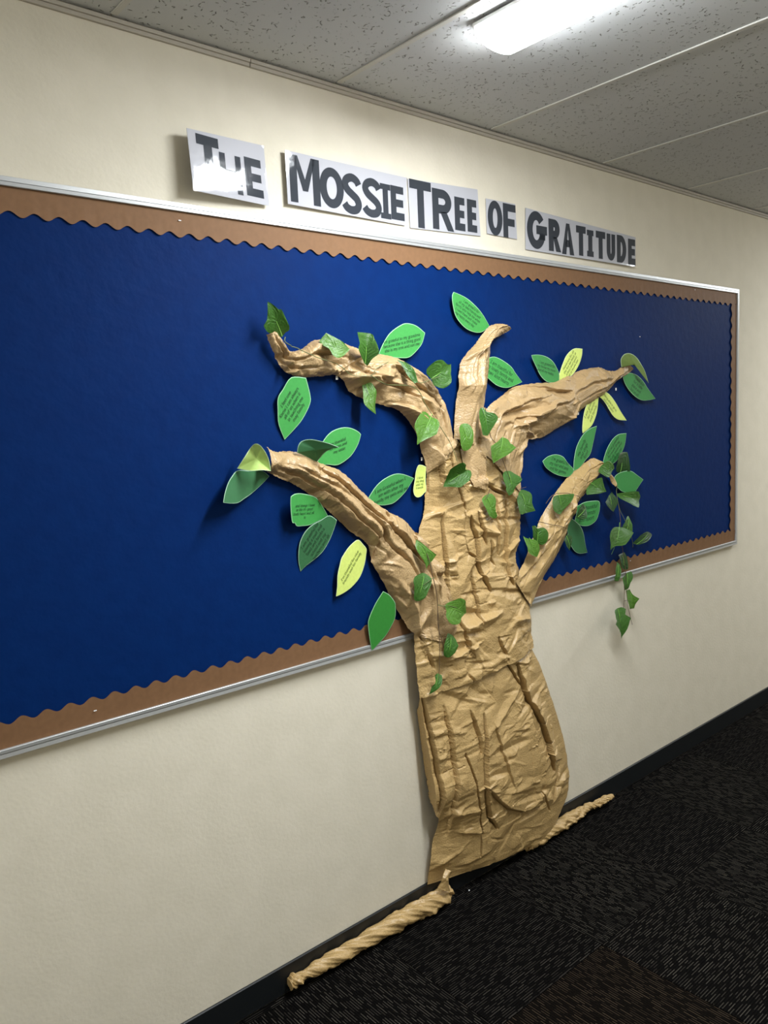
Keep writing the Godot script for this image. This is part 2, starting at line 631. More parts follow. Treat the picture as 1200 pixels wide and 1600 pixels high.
func stroke(p: PackedVector2Array, w0: float, w1: float, sq: float) -> PackedVector2Array:
	# a stroke along a smooth path, of width w; sq squeezes the width of its upright runs to the shape of the letter
	var c := PackedVector2Array()
	for i in p.size() - 1:
		for k in 6:
			c.append(p[i].cubic_interpolate(p[i + 1], p[maxi(i - 1, 0)], p[mini(i + 2, p.size() - 1)], k / 6.0))
	c.append(p[p.size() - 1])
	var l := PackedVector2Array()
	var r := PackedVector2Array()
	for i in c.size():
		var d := c[mini(i + 1, c.size() - 1)] - c[maxi(i - 1, 0)]
		d = Vector2(d.x / sq, d.y).normalized()
		var n := Vector2(-d.y * sq, d.x) * lerpf(w0, w1, float(i) / (c.size() - 1)) / 2
		l.append(c[i] + n)
		r.append(c[i] - n)
	r.reverse()
	l.append_array(r)
	return l


func glyph(ch: String, sw: float, sh: float) -> Array:
	# letters in a unit box; sw, sh: thickness of upright and level strokes as shares of the box
	var h := sw / 2
	match ch:
		"T": return [rect(0.5 - h, 0, 0.5 + h, 1 - sh), rect(0, 1 - sh, 1, 1)]
		"H": return [rect(0, 0, sw, 1), rect(1 - sw, 0, 1, 1), rect(sw, 0.5 - sh / 2, 1 - sw, 0.5 + sh / 2)]
		"E": return [rect(0, 0, sw, 1), rect(sw, 0, 1, sh), rect(sw, 0.5 - sh / 2, 0.93, 0.5 + sh / 2), rect(sw, 1 - sh, 0.97, 1)]
		"F": return [rect(0, 0, sw, 1), rect(sw, 0.5 - sh * 0.7, 0.9, 0.5 + sh * 0.3), rect(sw, 1 - sh, 1, 1)]
		"I": return [rect(0.5 - h, sh * 0.8, 0.5 + h, 1 - sh * 0.8), rect(0, 0, 1, sh * 0.8), rect(0, 1 - sh * 0.8, 1, 1)]
		"M": return [rect(0, 0, sw, 1), rect(1 - sw, 0, 1, 1), PackedVector2Array([Vector2(sw * 0.5, 1), Vector2(sw * 1.15, 1), Vector2(0.5, 0.52), Vector2(1 - sw * 1.15, 1), Vector2(1 - sw * 0.5, 1), Vector2(1 - sw, 0.72), Vector2(0.5 + h * 0.7, 0.27), Vector2(0.5 - h * 0.7, 0.27), Vector2(sw, 0.72)])]
		"A": return [PackedVector2Array([Vector2(0, 0), Vector2(sw, 0), Vector2(0.5, 0.80), Vector2(0.5, 1), Vector2(0.5 - h * 0.75, 1)]), PackedVector2Array([Vector2(1, 0), Vector2(0.5 + h * 0.75, 1), Vector2(0.5, 1), Vector2(0.5, 0.80), Vector2(1 - sw, 0)]), PackedVector2Array([Vector2(0.28, 0.24), Vector2(0.72, 0.24), Vector2(0.67, 0.24 + sh), Vector2(0.33, 0.24 + sh)])]
		"O": return [ring(0.5, 0.5, 0.5, 0.5, sw, sh, 0, 180), ring(0.5, 0.5, 0.5, 0.5, sw, sh, 180, 360)]
		"U": return [rect(0, 0.36, sw, 1), rect(1 - sw, 0.36, 1, 1), ring(0.5, 0.36, 0.5, 0.36, sw, sh, 180, 360)]
		"D": return [rect(0, 0, sw, 1), rect(sw, 0, 0.42, sh), rect(sw, 1 - sh, 0.42, 1), ring(0.42, 0.5, 0.58, 0.5, sw, sh, -90, 90)]
		"R": return [rect(0, 0, sw, 1), rect(sw, 1 - sh, 0.48, 1), rect(sw, 0.40, 0.48, 0.40 + sh), ring(0.48, 0.70, 0.42, 0.30, sw, sh, -90, 90), PackedVector2Array([Vector2(1 - sw * 1.05, 0), Vector2(1, 0), Vector2(0.66, 0.46), Vector2(0.36, 0.44)])]
		"G": return [ring(0.46, 0.5, 0.46, 0.5, sw, sh, 38, 180), ring(0.46, 0.5, 0.46, 0.5, sw, sh, 180, 350), rect(0.46, 0.40, 1.0, 0.40 + sh), rect(0.90 - sw, 0.26, 0.90, 0.40)]
		"S": return [stroke(PackedVector2Array([Vector2(0.90, 0.76), Vector2(0.78, 0.87), Vector2(0.52, 0.93), Vector2(0.24, 0.87), Vector2(0.13, 0.74), Vector2(0.25, 0.60), Vector2(0.52, 0.49), Vector2(0.78, 0.38), Vector2(0.87, 0.24), Vector2(0.74, 0.11), Vector2(0.46, 0.07), Vector2(0.2, 0.12), Vector2(0.06, 0.22)]), sh * 1.02, sh * 1.02, sw / sh)]
	return []


func sign_sheet(label: String, corners: Array, letters: Array, stroke_m: float, tilt := Vector2.ZERO) -> void:
	var c := v2(corners)         # top left, top right, bottom right, bottom left
	var mid := (c[0] + c[1] + c[2] + c[3]) / 4
	var t := thing("word_sign", label, "sign", Vector3(mid.x, mid.y, 0) + Vector3(-0.6, -0.35, 1.0) * (absf(tilt.x) * 0.078 + absf(tilt.y) * (c[1].x - c[0].x) * 0.52), "laminated word sheets of the heading")
	t.rotation = Vector3(tilt.x, tilt.y, 0)
	# the sheet: a thin laminated page that bows off the wall a little
	var n := 24
	var v := PackedVector3Array()
	var ix := PackedInt32Array()
	for layer in 2:
		for i in n + 1:
			for j in 9:
				var u := float(i) / n
				var w := float(j) / 8
				var p := c[3].lerp(c[2], u).lerp(c[0].lerp(c[1], u), w) - mid
				var z := 0.0042 - layer * 0.0009
				v.append(Vector3(p.x, p.y, z))
	for layer in 2:
		var o := layer * (n + 1) * 9
		for i in n:
			for j in 8:
				var a := o + i * 9 + j
				var tri := [a, a + 1, a + 9, a + 1, a + 10, a + 9]
				if layer == 1:
					tri.reverse()
				ix.append_array(tri)
	var nn := (n + 1) * 9
	for i in n:
		for j: int in [0, 8]:
			var a := i * 9 + j
			ix.append_array([a, a + 9, a + nn, a + 9, a + nn + 9, a + nn])
	for j in 8:
		for i: int in [0, n]:
			var a := i * 9 + j
			ix.append_array([a, a + nn, a + 1, a + 1, a + nn, a + nn + 1])
	part("sheet", mesh_of(v, ix), M.white_paper, t)
	for e: Array in letters:
		var b := v2(e[1])        # bottom left and top right of the letter
		var w := b[1].x - b[0].x
		var h := b[1].y - b[0].y
		var s: float = stroke_m * e[2]
		var polys := glyph(e[0], s / w, s * 0.98 / h)
		var out := []
		for poly: PackedVector2Array in polys:
			var o := PackedVector2Array()
			for p in poly:
				o.append(Vector2(p.x * w, p.y * h))
			out.append(o)
		prism(out, M.ink, t, "letter", Vector3(b[0].x - mid.x, b[0].y - mid.y, 0.0047))


func signs() -> void:
	sign_sheet("laminated white sheet reading THE with a bright lamp glare across it", [0.1407, 2.2741, 0.372, 2.2846, 0.3728, 2.1358, 0.1427, 2.1338], [
		["T", [0.1635, 2.1704, 0.2277, 2.2684], 1.0], ["H", [0.2271, 2.1474, 0.2914, 2.2393], 0.72], ["E", [0.3032, 2.1508, 0.357, 2.2444], 0.85]], 0.024, Vector2(-0.052, 0.13))
	sign_sheet("laminated white sheet reading MOSSIE in dark grey capitals", [0.4201, 2.2775, 0.8563, 2.2793, 0.841, 2.1412, 0.4206, 2.1439], [
		["M", [0.4305, 2.1514, 0.5293, 2.2705], 1.0], ["O", [0.5278, 2.1533, 0.611, 2.2591], 1.0], ["S", [0.6085, 2.1506, 0.6717, 2.2518], 0.92], ["S", [0.6817, 2.1514, 0.7471, 2.2514], 0.92], ["I", [0.746, 2.1508, 0.7858, 2.2476], 0.85], ["E", [0.7866, 2.1533, 0.8397, 2.2486], 0.9]], 0.024, Vector2(0.0, 0.022))
	sign_sheet("laminated white sheet reading TREE in dark grey capitals", [0.8561, 2.2757, 1.1591, 2.2896, 1.1678, 2.1466, 0.8587, 2.136], [
		["T", [0.8606, 2.1406, 0.9497, 2.2771], 1.0], ["R", [0.9537, 2.1451, 1.0459, 2.2651], 1.0], ["E", [1.0504, 2.1526, 1.0971, 2.2532], 0.85], ["E", [1.1072, 2.1543, 1.1519, 2.2541], 0.85]], 0.027)
	sign_sheet("small laminated white sheet reading OF, between two longer words", [1.1976, 2.2676, 1.3441, 2.2697, 1.3497, 2.1565, 1.199, 2.1581], [
		["O", [1.204, 2.1565, 1.2762, 2.2663], 0.95], ["F", [1.2798, 2.1568, 1.3444, 2.2654], 0.95]], 0.026)
	sign_sheet("long laminated white sheet reading GRATITUDE, last word of the heading", [1.4009, 2.267, 2.0618, 2.2414, 2.0603, 2.1288, 1.3959, 2.1299], [
		["G", [1.4052, 2.137, 1.5128, 2.2624], 1.0], ["R", [1.5214, 2.1381, 1.5907, 2.2473], 0.92], ["A", [1.5949, 2.1344, 1.6662, 2.2422], 0.85], ["T", [1.6789, 2.1382, 1.7366, 2.2427], 0.85], ["I", [1.744, 2.1399, 1.7846, 2.2347], 0.85], ["T", [1.7987, 2.1382, 1.8589, 2.2375], 0.85], ["U", [1.8674, 2.1377, 1.9226, 2.2353], 0.82], ["D", [1.9338, 2.1355, 1.997, 2.2377], 0.85], ["E", [2.0089, 2.1339, 2.06, 2.2313], 0.85]], 0.030, Vector2(0, -0.015))


# ------------------------------------------------------------------ crumpled paper
func fields() -> void:
	# creased facets: jittered points on three scales joined by flat triangles
	crumple.resize(CN * CN)
	crumple.fill(0.0)
	rng.seed = 17
	var nz := FastNoiseLite.new()
	nz.seed = 5
	nz.frequency = 1.0 / 50.0
	for lv: Array in [[44.0, 0.0085], [17.0, 0.0026], [7.0, 0.0009]]:
		var cell: float = lv[0]
		var amp: float = lv[1]
		var n := int(CN / cell) + 3
		var px := PackedVector2Array()
		var ph := PackedFloat32Array()
		for j in n:
			for i in n:
				px.append(Vector2(i - 1 + rng.randf_range(-0.48, 0.48), j - 1 + rng.randf_range(-0.48, 0.48)) * cell)
				ph.append(rng.randf_range(-1, 1) * amp)
		for j in n - 1:
			for i in n - 1:
				var a := j * n + i
				var tris := [[a, a + 1, a + n], [a + 1, a + n + 1, a + n]] if rng.randf() < 0.5 else [[a, a + 1, a + n + 1], [a, a + n + 1, a + n]]
				for t: Array in tris:
					raster(px[t[0]], px[t[1]], px[t[2]], ph[t[0]], ph[t[1]], ph[t[2]], nz, cell < 20.0)
	# straight creases: tents of paper with flat flanks
	for k in 620:
		var big := k < 150
		var c := Vector2(rng.randf(), rng.randf()) * CN
		var ang := rng.randf_range(-0.5, 0.5) if rng.randf() < 0.55 else rng.randf() * PI
		var half := rng.randf_range(22, 60) if big else rng.randf_range(8, 26)
		var r := rng.randf_range(10, 22) if big else rng.randf_range(4, 10)
		var amp := r * CC * rng.randf_range(0.12, 0.42) * (1.0 if rng.randf() < 0.6 else -1.0)
		var lean_ := rng.randf_range(0.25, 0.8)      # one flank steeper than the other
		if not big and nz.get_noise_2d(c.x, c.y) < -0.05:
			continue
		var dir := Vector2(cos(ang), sin(ang))
		var ext := half + r
		for y in range(maxi(int(c.y - ext), 0), mini(int(c.y + ext), CN)):
			for x in range(maxi(int(c.x - ext), 0), mini(int(c.x + ext), CN)):
				var q := Vector2(x, y) - c
				var s := absf(q.dot(dir)) / half
				if s >= 1.0:
					continue
				var d := q.cross(dir)
				var w := absf(d) / (r * (lean_ if d > 0 else 1.0) * (1.0 - 0.6 * s))
				if w < 1.0:
					crumple[y * CN + x] += amp * (1.0 - w) * minf(1.0, (1.0 - s) * 1.8)
	fold.resize(FNX * FNY)
	fold.fill(0.0)
	lean.resize(FNX * FNY)
	lean.fill(0.0)
	# long pleats and slits of the trunk: path, depth, width of the slit, step to its right
	slit([0.7897, 0.7259, 0.8072, 0.6416, 0.8161, 0.5441, 0.8262, 0.4679, 0.8304, 0.3845, 0.8291, 0.3024], 0.030, 0.0055, 0.008)
	slit([0.9348, 0.5038, 0.9692, 0.4038, 0.982, 0.349, 1.0036, 0.2793, 1.0194, 0.2107, 1.0184, 0.1165], 0.024, 0.0055, -0.006)
	slit([1.0287, 0.6093, 1.0226, 0.4698, 1.0152, 0.3714, 1.034, 0.2982, 1.0538, 0.2416, 1.0873, 0.1925], 0.022, 0.005, 0.007)
	slit([1.2232, 0.7296, 1.2636, 0.6196, 1.3169, 0.5333, 1.3547, 0.4754, 1.3889, 0.3936, 1.3913, 0.352, 1.4155, 0.2836], 0.030, 0.0065, 0.012)
	slit([1.1547, 0.7638, 1.1955, 0.7095, 1.2473, 0.6444], 0.012, 0.004, 0.003)
	slit([1.285, 0.5331, 1.3026, 0.4277, 1.316, 0.2934, 1.3122, 0.1801], 0.004, 0.003, -0.012)
	slit([0.8678, 0.6777, 0.8801, 0.5803, 0.8892, 0.4719, 0.8831, 0.346, 0.8809, 0.2391], 0.004, 0.004, 0.008)
	slit([0.972, 0.6362, 0.9983, 0.547, 1.0076, 0.4791], 0.005, 0.004, 0.006)
	slit([1.0677, 0.5697, 1.1106, 0.4458, 1.155, 0.3178], 0.0, 0.004, 0.006)
	slit([1.029, 0.3588, 1.0559, 0.3225, 1.1309, 0.2498, 1.2139, 0.2049, 1.3158, 0.1812], 0.003, 0.002, 0.009)
	slit([1.3288, 0.2412, 1.3599, 0.1818, 1.3884, 0.1396], 0.012, 0.005, -0.004)
	slit([1.4536, 0.283, 1.4287, 0.218, 1.4043, 0.1655], 0.010, 0.005, 0.004)
	slit([0.9101, 1.2795, 0.9092, 1.2059, 0.9055, 1.1302, 0.9088, 1.0833, 0.8996, 1.0119], 0.014, 0.0035, 0.003)
	slit([0.9987, 1.2756, 0.9969, 1.1738, 1.0073, 1.1435, 1.0423, 1.1218], 0.016, 0.004, -0.006)
	slit([1.0215, 1.2567, 1.0482, 1.1854, 1.0478, 1.1084, 1.061, 1.0623, 1.0896, 1.0087], 0.022, 0.004, 0.006)
	slit([1.014, 1.0949, 1.0228, 1.0247, 1.0296, 0.9731, 1.0302, 0.9202], 0.014, 0.005, 0.004)
	slit([1.0549, 1.2673, 1.0708, 1.2157, 1.0869, 1.1614], 0.016, 0.004, 0.004)
	slit([1.1058, 1.1693, 1.1162, 1.1192, 1.1306, 1.0872], 0.010, 0.003, 0.003)
	slit([1.1582, 1.2939, 1.161, 1.2066, 1.1606, 1.1169], 0.014, 0.0035, 0.003)
	slit([1.2128, 1.2883, 1.2119, 1.183, 1.2127, 1.1179, 1.2126, 1.0307, 1.2248, 1.0023], 0.016, 0.004, 0.007)
	slit([0.949, 0.9404, 0.9663, 0.8724, 0.9766, 0.8387, 0.9931, 0.8075], 0.024, 0.005, 0.006)
	slit([0.9768, 0.8429, 0.9575, 0.8096, 0.9585, 0.7695, 0.9866, 0.7307], 0.016, 0.004, -0.004)
	slit([1.1124, 0.8489, 1.127, 0.8152, 1.1516, 0.7833], 0.010, 0.004, 0.004)
	slit([0.799, 0.9353, 0.802, 0.8887, 0.8308, 0.8132], 0.014, 0.006, 0.005)
	slit([0.8808, 1.5281, 0.9094, 1.4977, 0.9177, 1.4424, 0.9146, 1.3797], 0.020, 0.006, 0.010)
	slit([0.8687, 1.3973, 0.8662, 1.3488], 0.008, 0.003, 0.0)
	slit([0.956, 1.4794, 0.956, 1.42], 0.010, 0.003, 0.003)
	slit([0.9735, 1.3687, 0.9889, 1.327, 1.0016, 1.2852], 0.012, 0.004, 0.0)
	slit([1.119, 1.3456, 1.1527, 1.3279, 1.1969, 1.3131], 0.014, 0.005, 0.0)
	occ.resize(ONX * ONY)
	occ.fill(0.0)


func raster(a: Vector2, b: Vector2, c: Vector2, ha: float, hb: float, hc: float, nz: FastNoiseLite, masked: bool) -> void:
	var den := (b.y - c.y) * (a.x - c.x) + (c.x - b.x) * (a.y - c.y)
	if absf(den) < 1e-6:
		return
	var x0 := maxi(int(ceil(minf(a.x, minf(b.x, c.x)))), 0)
	var x1 := mini(int(floor(maxf(a.x, maxf(b.x, c.x)))), CN - 1)
	var y0 := maxi(int(ceil(minf(a.y, minf(b.y, c.y)))), 0)
	var y1 := mini(int(floor(maxf(a.y, maxf(b.y, c.y)))), CN - 1)
	for y in range(y0, y1 + 1):
		for x in range(x0, x1 + 1):
			var u := ((b.y - c.y) * (x - c.x) + (c.x - b.x) * (y - c.y)) / den
			var w := ((c.y - a.y) * (x - c.x) + (a.x - c.x) * (y - c.y)) / den
			if u < -0.001 or w < -0.001 or u + w > 1.001:
				continue
			var h := ha * u + hb * w + hc * (1 - u - w)
			if masked:
				h *= clampf(0.75 + nz.get_noise_2d(x, y) * 1.5, 0.25, 1.5)
			crumple[y * CN + x] = h if not masked else crumple[y * CN + x] + h


func mirror(t: float) -> float:
	t = fposmod(t, 2.0 * (CN - 2))
	return t if t < CN - 2 else 2.0 * (CN - 2) - t


func crump(x: float, y: float) -> float:
	var u := mirror(x / CC)
	var w := mirror(y / CC)
	var i := int(u)
	var j := int(w)
	var a := u - i
	var b := w - j
	var o := j * CN + i
	return lerpf(lerpf(crumple[o], crumple[o + 1], a), lerpf(crumple[o + CN], crumple[o + CN + 1], a), b)


func slit(path: Array, depth: float, width: float, step: float) -> void:
	var p := v2(path)
	var reach := 0.034
	var n := p.size() - 1
	for k in n:
		var a := p[k]
		var b := p[k + 1]
		var ab := b - a
		var l2 := ab.length_squared()
		var nrm := Vector2(-ab.y, ab.x).normalized()     # paths run down, so this points to the right
		var x0 := maxi(int((minf(a.x, b.x) - reach - FX0) / CC), 0)
		var x1 := mini(int((maxf(a.x, b.x) + reach - FX0) / CC) + 1, FNX - 1)
		var y0 := maxi(int((minf(a.y, b.y) - FY0 - 0.012) / CC), 0)
		var y1 := mini(int((maxf(a.y, b.y) - FY0 + 0.012) / CC) + 1, FNY - 1)
		for y in range(y0, y1 + 1):
			for x in range(x0, x1 + 1):
				var q := Vector2(FX0 + x * CC, FY0 + y * CC)
				var t := (q - a).dot(ab) / l2
				if (t < 0.0 and k > 0) or (t >= 1.0 and k < n - 1):
					continue
				var over := maxf(maxf(-t, t - 1.0), 0.0) * sqrt(l2)
				var d := (q - a).dot(nrm)
				var fade := exp(-over * over / 0.00002) * clampf((k + clampf(t, 0, 1)) * 4.0 / n + 0.25, 0, 1) * clampf((n - k - clampf(t, 0, 1)) * 4.0 / n + 0.25, 0, 1)
				var half := width * 0.55 * clampf(fade, 0.15, 1.0)
				var h := -3.0 * depth * (1.0 - smoothstep(half, half + 0.003, absf(d)))
				if d > 0:
					h += (step * 0.9 + depth * 0.22) * exp(-d / 0.03)
				else:
					h += -step * 0.9 * exp(d / 0.03) - depth * 0.25 * exp(d / 0.012)
				if d > half * 0.5 and depth > 0.006:
					lean[y * FNX + x] -= (half * 1.5 + 0.0025) * fade * exp(-maxf(d - half - 0.002, 0.0) / 0.010) * nrm.x
				fold[y * FNX + x] += h * fade


func fold_at(x: float, y: float, fold_: PackedFloat32Array) -> float:
	var u := (x - FX0) / CC
	var w := (y - FY0) / CC
	if u < 0 or w < 0 or u >= FNX - 1 or w >= FNY - 1:
		return 0.0
	var i := int(u)
	var j := int(w)
	var a := u - i
	var b := w - j
	var o := j * FNX + i
	return lerpf(lerpf(fold_[o], fold_[o + 1], a), lerpf(fold_[o + FNX], fold_[o + FNX + 1], a), b)


func occ_at(x: float, y: float, r := 1) -> float:
	var i := int((x - OX0) / OC)
	var j := int(y / OC)
	var h := 0.0
	for b in range(maxi(j - r, 0), mini(j + r + 1, ONY)):
		for a in range(maxi(i - r, 0), mini(i + r + 1, ONX)):
			h = maxf(h, occ[b * ONX + a])
	return h


func sheet(called: String, label: String, l_edge: Array, r_edge: Array, bulge: Array, o: Dictionary, parent: Node) -> void:
	# one piece of paper between two edges (bottom to top, or base to tip)
	var L := v3(l_edge)
	var R := v3(r_edge)
	var n := L.size()
	var len := 0.0
	var wid := 0.0
	for i in n - 1:
		len += ((L[i + 1] + R[i + 1]) / 2).distance_to((L[i] + R[i]) / 2)
		wid = maxf(wid, L[i].distance_to(R[i]))
	var trunk: bool = o.get("trunk", false)
	var res := 0.002 if trunk else 0.0023
	var nt := int(len / res) + 2
	var ns := int(wid / res) + 8
	var seed_: float = o.get("seed", 0.0)
	var amp: float = o.get("amp", 1.0)
	var over: bool = o.get("over", false)
	var pleats: Array = o.get("pleats", [])          # [s, depth, width, wander]
	var nz := FastNoiseLite.new()
	nz.seed = int(seed_ * 10) + 3
	nz.frequency = 1.0
	var v := PackedVector3Array()
	var uv := PackedVector2Array()
	var ix := PackedInt32Array()
	for i in nt + 1:
		var t := float(i) / nt * (n - 1)
		var a := cat(L, t)
		var b := cat(R, t)
		var bi := mini(int(t), n - 2)
		var bu := lerpf(bulge[mini(bi, bulge.size() - 1)], bulge[mini(bi + 1, bulge.size() - 1)], t - bi)
		var w := a.distance_to(b)
		var along := t / (n - 1)
		var rag := 0.0022 * float(o.get("rag", 1.0))
		a += Vector3(nz.get_noise_1d(along * len * 60.0), nz.get_noise_1d(along * len * 60.0 + 100.0), 0) * rag
		b += Vector3(nz.get_noise_1d(along * len * 60.0 + 200.0), nz.get_noise_1d(along * len * 60.0 + 300.0), 0) * rag
		for k in ns + 1:
			var s := float(k) / ns
			var p := a.lerp(b, s)
			var c := absf(2 * s - 1)
			var fade := clampf((1 - c) * 5.0 + 0.35, 0, 1)
			var z := bu * (1 - pow(c, 2.2))
			var hc := crump(along * len * float(o.get("stretch", 1.0)) + seed_ * 0.37, s * w + seed_ * 0.71) if not trunk else crump(p.x * 0.85 + seed_ * 0.3, p.y * 1.25 + seed_ * 0.2)
			z += hc * amp * fade
			for q: Array in pleats:
				var d: float = (s - q[0] - q[3] * nz.get_noise_1d(along * 3.0 + float(q[0]) * 50.0)) * w
				var g: float = clampf(minf(along - q[4], q[5] - along) * 8.0, 0, 1) if q.size() > 5 else 1.0
				var e: float = float(q[2]) * 0.72
				z += g * 0.72 * float(q[1]) * (-maxf(0.0, 1.0 - absf(d) / (e * 1.5)) + 0.55 * maxf(0.0, 1.0 - absf(d + 2.6 * e) / (e * 3.2)))
			if trunk:
				z += fold_at(p.x, p.y, fold) * fade
				p.x += fold_at(p.x, p.y, lean) * fade
			p.z += z
			if over:
				p.z = maxf(p.z, occ_at(p.x, p.y) + 0.003 + 0.004 * (1 - c))
			p.z = maxf(p.z, 0.0245 if p.y > 0.89 else 0.010)
			v.append(p)
			uv.append(Vector2(s * w, along * len))
	var m := ns + 1
	for i in nt:
		for k in ns:
			var q := i * m + k
			if o.get("flip", false):
				ix.append_array([q, q + 1, q + m, q + 1, q + m + 1, q + m])
			else:
				ix.append_array([q, q + m, q + 1, q + 1, q + m, q + m + 1])
	var e := part(called, mesh_of(v, ix, uv), M["kraft%d" % int(o.get("tone", 0))], parent)
	if label != "":
		e.set_meta("label", label)
	for p in v:
		var x := int((p.x - OX0) / OC)
		var y := int(p.y / OC)
		if x >= 0 and y >= 0 and x < ONX and y < ONY:
			occ[y * ONX + x] = maxf(occ[y * ONX + x], p.z)


func twist(called: String, path: Array, radii: Array, turns: float, sd: float, parent: Node, label: String) -> void:
	# a root of paper twisted into a rope
	var p := v3(path)
	var n := p.size()
	for i in n:
		p[i].z = maxf(p[i].z, float(radii[i]) * 0.8 + 0.009)
	var nt := 150
	var sides := 56
	var v := PackedVector3Array()
	var ix := PackedInt32Array()
	for i in nt + 1:
		var t := float(i) / nt * (n - 1)
		var c := cat(p, t)
		var d := (cat(p, minf(t + 0.02, n - 1)) - cat(p, maxf(t - 0.02, 0))).normalized()
		var s := d.cross(Vector3.UP).normalized()
		var u := s.cross(d)
		var bi := mini(int(t), n - 2)
		var r := lerpf(radii[bi], radii[bi + 1], t - bi)
		for k in sides:
			var a := TAU * k / sides
			var ph := a * 4.0 + turns * TAU * t / (n - 1) * 4.0
			var ph2 := a * 9.0 + turns * TAU * t / (n - 1) * 9.0 + 1.3
			var rr := r * (0.86 + 0.20 * (1.0 - absf(sin(ph / 2.0))) * 1.0 - 0.10 * absf(sin(ph2 / 2.0))) + crump(t * 0.12 + sd, a * r * 1.3 + sd) * 0.45
			var q := c + (s * cos(a) + u * sin(a)) * rr
			q.y = maxf(q.y, 0.0015)
			q.z = maxf(q.z, 0.010)
			v.append(q)
	for i in nt:
		for k in sides:
			var a := i * sides + k
			var b := i * sides + (k + 1) % sides
			ix.append_array([a, b, a + sides, b, b + sides, a + sides])
	for e: int in [0, nt]:
		var c := v.size()
		v.append(cat(p, float(e) / nt * (n - 1)))
		for k in sides:
			ix.append_array([c, e * sides + k, e * sides + (k + 1) % sides])
	var o := part(called, mesh_of(v, ix), M.kraft0, parent)
	o.set_meta("label", label)


